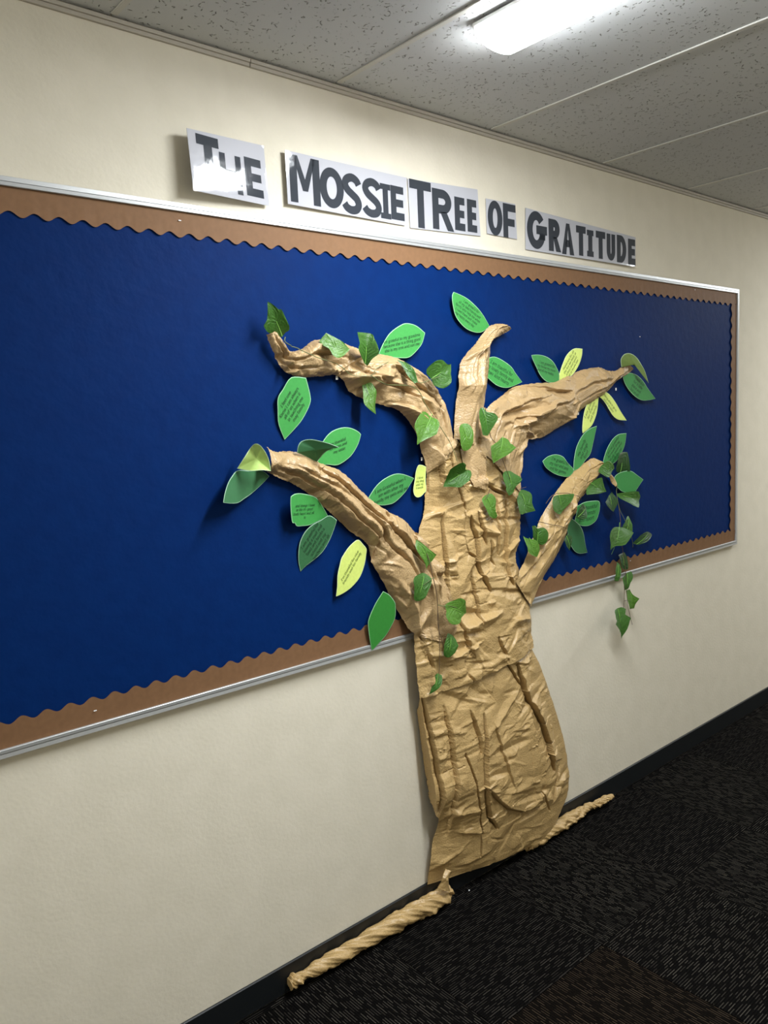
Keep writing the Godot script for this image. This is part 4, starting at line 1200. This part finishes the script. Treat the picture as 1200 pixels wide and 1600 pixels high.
	leaf("mid", "rounded green leaf under the lower right branch, half in shade", [1.6071, 1.2264, 0.0405, 1.6463, 1.2387, 0.0467, 1.6873, 1.2401, 0.0519, 1.727, 1.2354, 0.0564, 1.7346, 1.2118, 0.0551, 1.7295, 1.183, 0.0518, 1.7159, 1.1606, 0.048, 1.6806, 1.1472, 0.0424, 1.6391, 1.1519, 0.0376, 1.6124, 1.1667, 0.0356, 1.604, 1.1766, 0.0354, 1.6108, 1.1992, 0.0384], "I'm thankful\nfor friends\nand sport", [1.6205, 1.2033, 0.046, 1.7285, 1.2085, 0.05], false, 0.0)
	leaf("forest", "dark green leaf hanging down below the rounded one", [1.5502, 1.1742, 0.0363, 1.5542, 1.1844, 0.0378, 1.573, 1.1876, 0.039, 1.6028, 1.1734, 0.0384, 1.6341, 1.1516, 0.0369, 1.6588, 1.1193, 0.0338, 1.6768, 1.0746, 0.0289, 1.6933, 1.0416, 0.0255, 1.6468, 1.0445, 0.0239, 1.6135, 1.0594, 0.0243, 1.5806, 1.0949, 0.0274, 1.564, 1.135, 0.0318])
	leaf("mid", "green leaf hanging from the pointed tip of the upper right branch", [1.934, 1.7021, 0.0312, 1.9626, 1.7119, 0.033, 1.9905, 1.7127, 0.0343, 2.0307, 1.7035, 0.0358, 2.0724, 1.68, 0.0368, 2.1033, 1.6527, 0.037, 2.1596, 1.6101, 0.0378, 2.112, 1.6051, 0.0354, 2.0648, 1.606, 0.0333, 2.0179, 1.6221, 0.0318, 1.977, 1.6476, 0.0309, 1.9477, 1.6759, 0.0307], "thank you\nfor a safe\nplace and\nfor us all", [1.962, 1.7001, 0.036, 2.0731, 1.6395, 0.038])
	leaf("olive", "thin olive leaf curled round the pointed tip of the upper right branch", [1.9039, 1.7334, 0.045, 1.8922, 1.7619, 0.05, 1.9064, 1.781, 0.055, 1.9294, 1.7858, 0.06, 1.9443, 1.7803, 0.07, 1.9591, 1.7652, 0.08, 1.974, 1.7378, 0.09, 1.9881, 1.7132, 0.095, 2.0045, 1.6688, 0.1, 1.9956, 1.7042, 0.085, 1.9805, 1.7293, 0.075, 1.9644, 1.7401, 0.06, 1.9448, 1.7456, 0.05])
	leaf("deep", "plain unwritten green leaf hanging over the bottom edge of the board", [0.6534, 1.0807, 0.0474, 0.6787, 1.0652, 0.0448, 0.7017, 1.0392, 0.0406, 0.7067, 1.0205, 0.0378, 0.7072, 0.9902, 0.0333, 0.6932, 0.9642, 0.0296, 0.6738, 0.9409, 0.0263, 0.6507, 0.9242, 0.024, 0.6246, 0.9063, 0.0215, 0.6192, 0.911, 0.0222, 0.6079, 0.9543, 0.0287, 0.6015, 0.988, 0.0339, 0.6021, 1.004, 0.0363, 0.613, 1.0284, 0.0399, 0.6298, 1.0544, 0.0437])


# ------------------------------------------------------------------ ivy
func ivy_leaf(parent: Node, tone: int, outline: Array, stalk: Vector2, fold_amt := 0.16) -> void:
	# a lobed leaf of stiff cloth: ridged along its veins, folded along the midrib
	var raw := v3(outline)
	var c := Vector3.ZERO
	for q in raw:
		c += q / raw.size()
	var lift := occ_at(c.x, c.y, 3) + 0.012 - c.z
	if lift > 0:
		for i in raw.size():
			raw[i].z += lift
		c.z += lift
	var p := smooth_closed(raw, 3)
	var n := p.size()
	var nrm := Vector3.ZERO
	for i in n:
		nrm += (p[i] - c).cross(p[(i + 1) % n] - c)
	nrm = nrm.normalized()
	if nrm.z < 0:
		nrm = -nrm
	var far := 0.0
	var axis := Vector3.RIGHT
	for q in p:
		if q.distance_to(c) > far:
			far = q.distance_to(c)
			axis = (q - c).normalized()
	if stalk != Vector2.ZERO:
		axis = Vector3(stalk.x, stalk.y, 0).normalized()
	var side := nrm.cross(axis).normalized()
	var v := PackedVector3Array([Vector3.ZERO])
	var rings := [0.1, 0.2, 0.3, 0.4, 0.5, 0.6, 0.7, 0.8, 0.9, 1.0]
	for r: float in rings:
		for i in n:
			var d := (p[i] - c) * r
			var b := d.dot(side)
			var ridge := 0.0012 * cos(TAU * (d.dot(axis) - absf(b) * 0.9) / 0.0095) * minf(absf(b) / 0.006, 1.0)
			v.append(d + nrm * (absf(b) * fold_amt + ridge - 0.2 * d.dot(axis) * d.dot(axis) / far))
	var f := PackedInt32Array()
	for i in n:
		var j := (i + 1) % n
		f.append_array([0, 1 + i, 1 + j])
		for k in rings.size() - 1:
			var a := 1 + k * n
			f.append_array([a + i, a + n + i, a + j, a + j, a + n + i, a + n + j])
	if (p[1] - p[0]).cross(p[0] - c).dot(nrm) < 0:
		f.reverse()
	var lf := part("ivy_leaf", mesh_of(v, f), M["ivy%d" % tone], parent, c)
	# the midrib
	var mid := PackedVector3Array()
	for k in 7:
		var s := lerpf(-0.85, 0.85, k / 6.0) * far * 0.8
		mid.append(axis * s + nrm * (0.0010 - 0.2 * s * s / far))
	part("midrib", tube(mid, 0.0009, 0.0004, 5), M.vein, lf)


func stem(parent: Node, path: Array, r: float, m: Material) -> void:
	var p := v3(path)
	var q := PackedVector3Array()
	for i in (p.size() - 1) * 5 + 1:
		var c := cat(p, i / 5.0)
		c.z = maxf(c.z, occ_at(c.x, c.y, 1) + 0.003)
		q.append(c)
	part("stem", tube(q, r, r * 0.7, 6), m, parent)


func ivy() -> void:
	var g := "strands of artificial ivy on the tree"
	var O := Vector2.ZERO
	var t := thing("ivy_strand", "artificial ivy strand along the upper left branch down to the trunk top", "artificial ivy", Vector3.ZERO, g)
	stem(t, [0.3539, 1.7961, 0.055, 0.3487, 1.7853, 0.05, 0.3637, 1.776, 0.05, 0.3877, 1.7713, 0.055, 0.4124, 1.7557, 0.07, 0.449, 1.7428, 0.075, 0.4904, 1.7334, 0.075, 0.5219, 1.7202, 0.075, 0.5536, 1.7, 0.075, 0.6058, 1.698, 0.08, 0.6417, 1.719, 0.08, 0.6777, 1.7356, 0.075], 0.0013, M.stem_green)
	stem(t, [0.6058, 1.698, 0.08, 0.6627, 1.675, 0.08, 0.76, 1.669, 0.08, 0.7972, 1.6522, 0.08, 0.821, 1.6147, 0.08, 0.8583, 1.5705, 0.08, 0.8914, 1.5311, 0.08, 0.9224, 1.491, 0.08, 0.9452, 1.4408, 0.08], 0.0013, M.stem_green)
	stem(t, [0.7808, 1.6799, 0.08, 0.8066, 1.6776, 0.085, 0.8413, 1.6883, 0.09, 0.8815, 1.6957, 0.09], 0.0011, M.stem_green)
	ivy_leaf(t, 1, [0.2963, 1.8752, 0.0817, 0.312, 1.8702, 0.0801, 0.3289, 1.8612, 0.0763, 0.3346, 1.8624, 0.0775, 0.3526, 1.8425, 0.0677, 0.3675, 1.825, 0.0591, 0.3704, 1.815, 0.0538, 0.3623, 1.8047, 0.0473, 0.36, 1.7955, 0.0419, 0.3446, 1.7983, 0.0419, 0.3231, 1.8059, 0.0441, 0.3101, 1.8095, 0.0449, 0.2941, 1.8249, 0.0521, 0.3009, 1.8388, 0.0607, 0.2995, 1.8562, 0.0707], Vector2(-0.45, 1))
	ivy_leaf(t, 0, [0.4756, 1.8094, 0.0713, 0.4967, 1.797, 0.0796, 0.5178, 1.7835, 0.0881, 0.5361, 1.7675, 0.0967, 0.5149, 1.7514, 0.0967, 0.4955, 1.7424, 0.0951, 0.4797, 1.7469, 0.0903, 0.4726, 1.7673, 0.0828, 0.4605, 1.7763, 0.0775, 0.4542, 1.7899, 0.0721], Vector2(-1, 0.6))
	ivy_leaf(t, 1, [0.5678, 1.8144, 0.0801, 0.61, 1.8105, 0.094, 0.6185, 1.7978, 0.0952, 0.6277, 1.7698, 0.0946, 0.6269, 1.7557, 0.0925, 0.6152, 1.7443, 0.0871, 0.6053, 1.7239, 0.0811, 0.5942, 1.7343, 0.0787, 0.583, 1.7524, 0.0772, 0.5719, 1.7703, 0.0757, 0.5753, 1.7854, 0.0789], Vector2(0.1, 1), 0.6)
	ivy_leaf(t, 0, [0.6042, 1.6892, 0.0549, 0.6219, 1.6913, 0.063, 0.633, 1.6669, 0.0728, 0.6355, 1.6507, 0.077, 0.6281, 1.619, 0.0794, 0.6279, 1.5937, 0.0841, 0.6112, 1.6064, 0.0737, 0.5989, 1.6229, 0.0648, 0.601, 1.6521, 0.0603], Vector2(0.3, -1))
	ivy_leaf(t, 1, [0.728, 1.7453, 0.0639, 0.7412, 1.7392, 0.0735, 0.7559, 1.7276, 0.0852, 0.7647, 1.708, 0.0948, 0.7686, 1.6803, 0.103, 0.7595, 1.6752, 0.0984, 0.7461, 1.695, 0.0858, 0.7382, 1.7201, 0.0756], Vector2(0.6, -0.8))
	ivy_leaf(t, 1, [0.8336, 1.7205, 0.0795, 0.8539, 1.7395, 0.0879, 0.8783, 1.7434, 0.0955, 0.8977, 1.7307, 0.0996, 0.915, 1.7305, 0.1045, 0.912, 1.7026, 0.1002, 0.9104, 1.6774, 0.0966, 0.8862, 1.6611, 0.0876, 0.8577, 1.6702, 0.0804, 0.8506, 1.6871, 0.0804, 0.8345, 1.704, 0.0777], Vector2(0.8, 0.4))
	ivy_leaf(t, 0, [0.7643, 1.5506, 0.0819, 0.7776, 1.571, 0.0757, 0.8098, 1.5934, 0.0702, 0.8305, 1.5916, 0.0723, 0.8419, 1.5805, 0.0769, 0.86, 1.5704, 0.0817, 0.861, 1.556, 0.0867, 0.8431, 1.533, 0.0934, 0.8336, 1.524, 0.0959, 0.7894, 1.5122, 0.0972, 0.7679, 1.5029, 0.0991, 0.7694, 1.5318, 0.0889], Vector2(-0.6, -0.8))
	ivy_leaf(t, 0, [0.9609, 1.5329, 0.0786, 0.9726, 1.5495, 0.0784, 0.9946, 1.5535, 0.0814, 1.008, 1.5406, 0.0851, 1.0104, 1.5158, 0.0887, 1.0042, 1.4864, 0.0914, 0.9912, 1.4724, 0.0912, 0.9725, 1.471, 0.0884, 0.9605, 1.4815, 0.0852, 0.9582, 1.5061, 0.0817], Vector2(0.15, -1))
	ivy_leaf(t, 1, [0.9021, 1.4196, 0.0828, 0.9218, 1.4353, 0.0915, 0.9429, 1.4388, 0.0982, 0.9577, 1.428, 0.1005, 0.9621, 1.4129, 0.099, 0.979, 1.4093, 0.1031, 0.9833, 1.3966, 0.102, 0.9714, 1.3801, 0.0956, 0.9559, 1.3714, 0.0896, 0.9405, 1.3627, 0.0836, 0.9187, 1.3644, 0.0776, 0.8947, 1.3639, 0.0705, 0.9004, 1.3855, 0.0761], Vector2(-0.9, -0.4), 0.45)
	t = thing("ivy_strand", "artificial ivy strand running down the left side of the trunk", "artificial ivy", Vector3.ZERO, g)
	stem(t, [0.7959, 1.1879, 0.08, 0.8003, 1.1463, 0.095, 0.8041, 1.1076, 0.1, 0.8175, 1.0566, 0.1, 0.8204, 1.007, 0.1, 0.8179, 0.9582, 0.1, 0.8316, 0.9056, 0.1, 0.8413, 0.8795, 0.1], 0.0013, M.stem_brown)
	stem(t, [0.8204, 1.007, 0.1, 0.8223, 0.9375, 0.1, 0.8215, 0.8681, 0.1, 0.8158, 0.8094, 0.1, 0.8088, 0.7791, 0.1], 0.0011, M.stem_brown)
	stem(t, [0.8118, 1.1024, 0.1, 0.7875, 1.0949, 0.1, 0.7707, 1.0855, 0.095], 0.0012, M.stem_green)
	stem(t, [0.8209, 1.0167, 0.1, 0.8373, 1.0104, 0.105, 0.8542, 1.0099, 0.11, 0.8925, 0.9946, 0.11], 0.0012, M.stem_green)
	ivy_leaf(t, 0, [0.7727, 1.2206, 0.0752, 0.792, 1.2028, 0.0807, 0.809, 1.1842, 0.0859, 0.8289, 1.1671, 0.0913, 0.8137, 1.1504, 0.0911, 0.7999, 1.1419, 0.09, 0.7904, 1.1288, 0.0902, 0.7859, 1.148, 0.087, 0.7725, 1.1724, 0.0815, 0.7637, 1.194, 0.0772], Vector2(-0.5, 0.9))
	ivy_leaf(t, 1, [0.7376, 1.1073, 0.0821, 0.7561, 1.1169, 0.0838, 0.781, 1.1195, 0.0875, 0.7989, 1.1066, 0.0921, 0.8016, 1.0917, 0.0945, 0.7853, 1.0673, 0.0951, 0.7721, 1.0467, 0.0958, 0.7513, 1.0397, 0.0934, 0.7359, 1.0503, 0.0895, 0.7376, 1.0766, 0.0862], Vector2(-0.4, -0.9))
	ivy_leaf(t, 0, [0.8512, 1.013, 0.1113, 0.8786, 1.0202, 0.1083, 0.9057, 1.0224, 0.1058, 0.9279, 1.0127, 0.1048, 0.9359, 0.9982, 0.1055, 0.9432, 0.9794, 0.1066, 0.9449, 0.9682, 0.1074, 0.9131, 0.9618, 0.1107, 0.8906, 0.9474, 0.1139, 0.8548, 0.953, 0.1165, 0.8419, 0.9748, 0.1157, 0.8483, 0.9946, 0.1133], Vector2(1, -0.5))
	ivy_leaf(t, 1, [0.8342, 0.884, 0.102, 0.848, 0.904, 0.1009, 0.8639, 0.9197, 0.1006, 0.8786, 0.9106, 0.1032, 0.8887, 0.8876, 0.1069, 0.8891, 0.8728, 0.1087, 0.8694, 0.8517, 0.1093, 0.8525, 0.8469, 0.1083, 0.8356, 0.8588, 0.1052], Vector2(-0.3, -1))
	ivy_leaf(t, 1, [0.7703, 0.752, 0.1044, 0.781, 0.7715, 0.1003, 0.7998, 0.7813, 0.0993, 0.8024, 0.8008, 0.0947, 0.8167, 0.8037, 0.095, 0.8306, 0.7945, 0.0982, 0.8186, 0.7709, 0.1031, 0.7986, 0.7574, 0.105], Vector2(-0.5, -1))
	t = thing("ivy_strand", "artificial ivy strand across the right side of the trunk and lower right branch", "artificial ivy", Vector3.ZERO, g)
	stem(t, [1.0917, 1.6011, 0.07, 1.0957, 1.5321, 0.08, 1.1009, 1.5014, 0.085, 1.1305, 1.4754, 0.085, 1.1594, 1.4262, 0.08, 1.189, 1.3718, 0.08, 1.2323, 1.3255, 0.075, 1.2616, 1.3269, 0.07, 1.2975, 1.3276, 0.06], 0.0012, M.stem_brown)
	stem(t, [1.0938, 1.3447, 0.08, 1.0837, 1.3251, 0.08, 1.0679, 1.3102, 0.08], 0.0010, M.stem_brown)
	stem(t, [1.4098, 1.259, 0.055, 1.43, 1.2844, 0.065, 1.4637, 1.2904, 0.07, 1.5195, 1.2851, 0.07, 1.5789, 1.2696, 0.06, 1.616, 1.2491, 0.05], 0.0013, M.stem_brown)
	stem(t, [1.3616, 1.2015, 0.055, 1.3904, 1.1939, 0.06, 1.4268, 1.1831, 0.065, 1.4736, 1.1724, 0.06, 1.5129, 1.1576, 0.05], 0.0013, M.stem_brown)
	ivy_leaf(t, 1, [1.0597, 1.5858, 0.0713, 1.0684, 1.5995, 0.0734, 1.0771, 1.5991, 0.0781, 1.0819, 1.5871, 0.0827, 1.1002, 1.5769, 0.0942, 1.1069, 1.5624, 0.1002, 1.0973, 1.5441, 0.0986, 1.0856, 1.5259, 0.0958, 1.0769, 1.5122, 0.0937, 1.0572, 1.5133, 0.0832, 1.055, 1.5415, 0.0769, 1.0546, 1.5673, 0.072], Vector2(0.2, -1), 0.55)
	ivy_leaf(t, 0, [1.0873, 1.4718, 0.086, 1.103, 1.4803, 0.0851, 1.1327, 1.4906, 0.0846, 1.1563, 1.5026, 0.0834, 1.1785, 1.4955, 0.0862, 1.1849, 1.4806, 0.0897, 1.2017, 1.4651, 0.0939, 1.169, 1.4478, 0.0958, 1.1314, 1.4358, 0.0963, 1.0977, 1.4238, 0.097, 1.0902, 1.4456, 0.0918], Vector2(-0.4, -1))
	ivy_leaf(t, 1, [1.1631, 1.3678, 0.073, 1.1771, 1.3886, 0.0713, 1.2001, 1.3906, 0.074, 1.2144, 1.3809, 0.0776, 1.2373, 1.3644, 0.0834, 1.2341, 1.3499, 0.0855, 1.2153, 1.3391, 0.0849, 1.2011, 1.3183, 0.0867, 1.1798, 1.3104, 0.0853, 1.1671, 1.3262, 0.0808, 1.168, 1.3455, 0.0776], Vector2(0.2, -1))
	ivy_leaf(t, 1, [1.2541, 1.2859, 0.0529, 1.2706, 1.3037, 0.0509, 1.2895, 1.3193, 0.0497, 1.3086, 1.3133, 0.0533, 1.3227, 1.299, 0.0581, 1.3196, 1.271, 0.0639, 1.3318, 1.2437, 0.0713, 1.3011, 1.2415, 0.0683, 1.28, 1.2404, 0.0661, 1.2616, 1.238, 0.0645, 1.2502, 1.2499, 0.0605], Vector2(0.3, -1))
	ivy_leaf(t, 0, [1.0596, 1.3108, 0.0739, 1.0776, 1.3213, 0.0745, 1.1002, 1.3254, 0.0763, 1.1114, 1.3079, 0.0794, 1.1101, 1.2812, 0.0823, 1.1106, 1.2667, 0.084, 1.1198, 1.2534, 0.0864, 1.1099, 1.2441, 0.0865, 1.0784, 1.2557, 0.0821, 1.068, 1.2773, 0.0786, 1.0595, 1.2924, 0.076], Vector2(0.4, -1))
	ivy_leaf(t, 1, [1.3066, 1.1956, 0.0653, 1.3281, 1.1933, 0.0701, 1.3399, 1.1809, 0.0715, 1.3614, 1.183, 0.0767, 1.3764, 1.1656, 0.0783, 1.3735, 1.1343, 0.0743, 1.3608, 1.1222, 0.0701, 1.3439, 1.1287, 0.0669, 1.3212, 1.1449, 0.0633, 1.3115, 1.1661, 0.0633], Vector2(0.1, 1), 0.4)
	ivy_leaf(t, 0, [1.2772, 1.164, 0.0634, 1.2923, 1.1535, 0.0674, 1.3174, 1.1461, 0.0718, 1.3317, 1.1313, 0.0766, 1.3342, 1.107, 0.0822, 1.3225, 1.0868, 0.0854, 1.3001, 1.0942, 0.0814, 1.2797, 1.1077, 0.0762, 1.2773, 1.1316, 0.0706], Vector2(0.3, -1))
	ivy_leaf(t, 1, [1.4312, 1.2785, 0.0674, 1.4645, 1.2851, 0.0701, 1.5293, 1.2824, 0.0778, 1.5206, 1.2636, 0.0798, 1.4868, 1.2376, 0.0802, 1.4549, 1.2182, 0.0798, 1.4256, 1.2309, 0.0745, 1.4185, 1.2508, 0.0704], Vector2(0.2, -1))
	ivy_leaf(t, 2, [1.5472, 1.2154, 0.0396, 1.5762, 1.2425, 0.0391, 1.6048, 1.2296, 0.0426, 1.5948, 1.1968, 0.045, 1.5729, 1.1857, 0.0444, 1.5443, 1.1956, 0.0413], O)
	ivy_leaf(t, 1, [1.6599, 1.2923, 0.0411, 1.6991, 1.3164, 0.0425, 1.739, 1.3236, 0.0477, 1.7457, 1.2955, 0.0549, 1.7604, 1.2701, 0.0628, 1.7136, 1.2656, 0.0561, 1.6481, 1.2662, 0.0448], Vector2(1, -0.6))
	ivy_leaf(t, 1, [1.7155, 1.3568, 0.0601, 1.7576, 1.3848, 0.0602, 1.7865, 1.3724, 0.065, 1.7985, 1.3542, 0.0688, 1.7793, 1.3383, 0.0693, 1.7524, 1.3231, 0.0688, 1.717, 1.3396, 0.0628], Vector2(1, -0.5))
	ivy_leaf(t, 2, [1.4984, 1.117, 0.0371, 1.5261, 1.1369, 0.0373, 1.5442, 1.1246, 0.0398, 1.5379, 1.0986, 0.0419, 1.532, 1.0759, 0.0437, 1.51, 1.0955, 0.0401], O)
	t = thing("ivy_strand", "artificial ivy strand dangling from the hooked branch tip over the board edge", "artificial ivy", Vector3.ZERO, g)
	stem(t, [1.8493, 1.2874, 0.05, 1.8495, 1.243, 0.055, 1.8584, 1.1926, 0.06, 1.8853, 1.1474, 0.065, 1.9082, 1.1097, 0.07, 1.9382, 1.057, 0.065, 1.9505, 1.0292, 0.06], 0.0012, M.stem_green)
	stem(t, [1.8495, 1.243, 0.055, 1.8623, 1.1597, 0.06, 1.8658, 1.1041, 0.06, 1.8779, 1.0268, 0.06, 1.8948, 0.9606, 0.06, 1.8984, 0.896, 0.06, 1.9145, 0.8279, 0.055, 1.923, 0.7821, 0.055, 1.9578, 0.7113, 0.05], 0.0012, M.stem_brown)
	stem(t, [1.8892, 0.8847, 0.06, 1.8837, 0.8214, 0.06, 1.8782, 0.758, 0.06], 0.0010, M.stem_brown)
	stem(t, [1.8837, 0.824, 0.06, 1.9064, 0.8224, 0.06, 1.9373, 0.8159, 0.055], 0.0009, M.stem_brown)
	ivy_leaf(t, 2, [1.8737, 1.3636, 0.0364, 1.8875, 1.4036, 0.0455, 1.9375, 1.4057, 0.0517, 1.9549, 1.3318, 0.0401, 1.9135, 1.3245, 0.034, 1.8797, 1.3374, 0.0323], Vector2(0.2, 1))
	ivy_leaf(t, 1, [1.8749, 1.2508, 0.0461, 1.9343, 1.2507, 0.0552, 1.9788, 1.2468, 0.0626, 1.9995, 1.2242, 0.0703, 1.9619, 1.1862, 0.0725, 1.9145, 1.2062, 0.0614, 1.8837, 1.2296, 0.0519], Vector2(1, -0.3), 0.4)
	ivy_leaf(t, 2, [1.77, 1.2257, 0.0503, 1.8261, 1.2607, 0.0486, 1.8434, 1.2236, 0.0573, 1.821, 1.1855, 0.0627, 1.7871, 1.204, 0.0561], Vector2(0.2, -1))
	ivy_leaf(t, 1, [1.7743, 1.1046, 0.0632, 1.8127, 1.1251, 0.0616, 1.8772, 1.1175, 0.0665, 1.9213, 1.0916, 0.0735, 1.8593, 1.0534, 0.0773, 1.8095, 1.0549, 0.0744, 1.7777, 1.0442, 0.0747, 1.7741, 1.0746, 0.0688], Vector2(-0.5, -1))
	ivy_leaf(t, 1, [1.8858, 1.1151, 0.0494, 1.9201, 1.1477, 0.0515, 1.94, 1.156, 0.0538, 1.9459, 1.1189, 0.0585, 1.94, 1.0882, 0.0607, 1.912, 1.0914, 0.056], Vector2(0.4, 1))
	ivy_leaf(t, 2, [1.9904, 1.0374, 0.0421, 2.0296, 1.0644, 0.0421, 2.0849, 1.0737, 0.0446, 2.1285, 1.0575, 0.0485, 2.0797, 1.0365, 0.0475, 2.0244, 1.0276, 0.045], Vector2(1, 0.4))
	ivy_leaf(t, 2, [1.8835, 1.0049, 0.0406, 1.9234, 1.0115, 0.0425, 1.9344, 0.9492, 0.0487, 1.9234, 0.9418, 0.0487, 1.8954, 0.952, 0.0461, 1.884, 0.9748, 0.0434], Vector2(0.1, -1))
	ivy_leaf(t, 1, [1.8459, 0.951, 0.0472, 1.8679, 0.9807, 0.047, 1.8789, 0.9642, 0.0499, 1.8678, 0.9178, 0.0531, 1.8574, 0.9074, 0.0529, 1.8357, 0.9107, 0.0499], Vector2(-0.2, -1))
	ivy_leaf(t, 1, [1.8762, 0.9166, 0.0545, 1.9097, 0.9297, 0.0572, 1.9377, 0.9347, 0.0601, 1.9415, 0.9128, 0.0626, 1.9247, 0.8911, 0.0627, 1.9146, 0.8685, 0.0638, 1.8915, 0.8661, 0.0613, 1.8812, 0.8888, 0.0578], Vector2(-0.1, -1))
	ivy_leaf(t, 0, [1.9242, 0.8553, 0.0474, 1.9466, 0.858, 0.0505, 1.9567, 0.835, 0.0543, 1.9853, 0.815, 0.0605, 1.9691, 0.7961, 0.06, 1.9644, 0.7785, 0.0611, 1.9269, 0.7817, 0.0553, 1.9208, 0.8163, 0.0509], Vector2(0.3, -1))
	ivy_leaf(t, 1, [1.8198, 0.7904, 0.0555, 1.8637, 0.8015, 0.0545, 1.8828, 0.7906, 0.0576, 1.8735, 0.7716, 0.0615, 1.8926, 0.7532, 0.0663, 1.874, 0.7154, 0.0743, 1.8469, 0.6826, 0.0809, 1.8264, 0.7102, 0.074, 1.7812, 0.7511, 0.0632, 1.8035, 0.7584, 0.0623], Vector2(0.1, -1), 0.4)
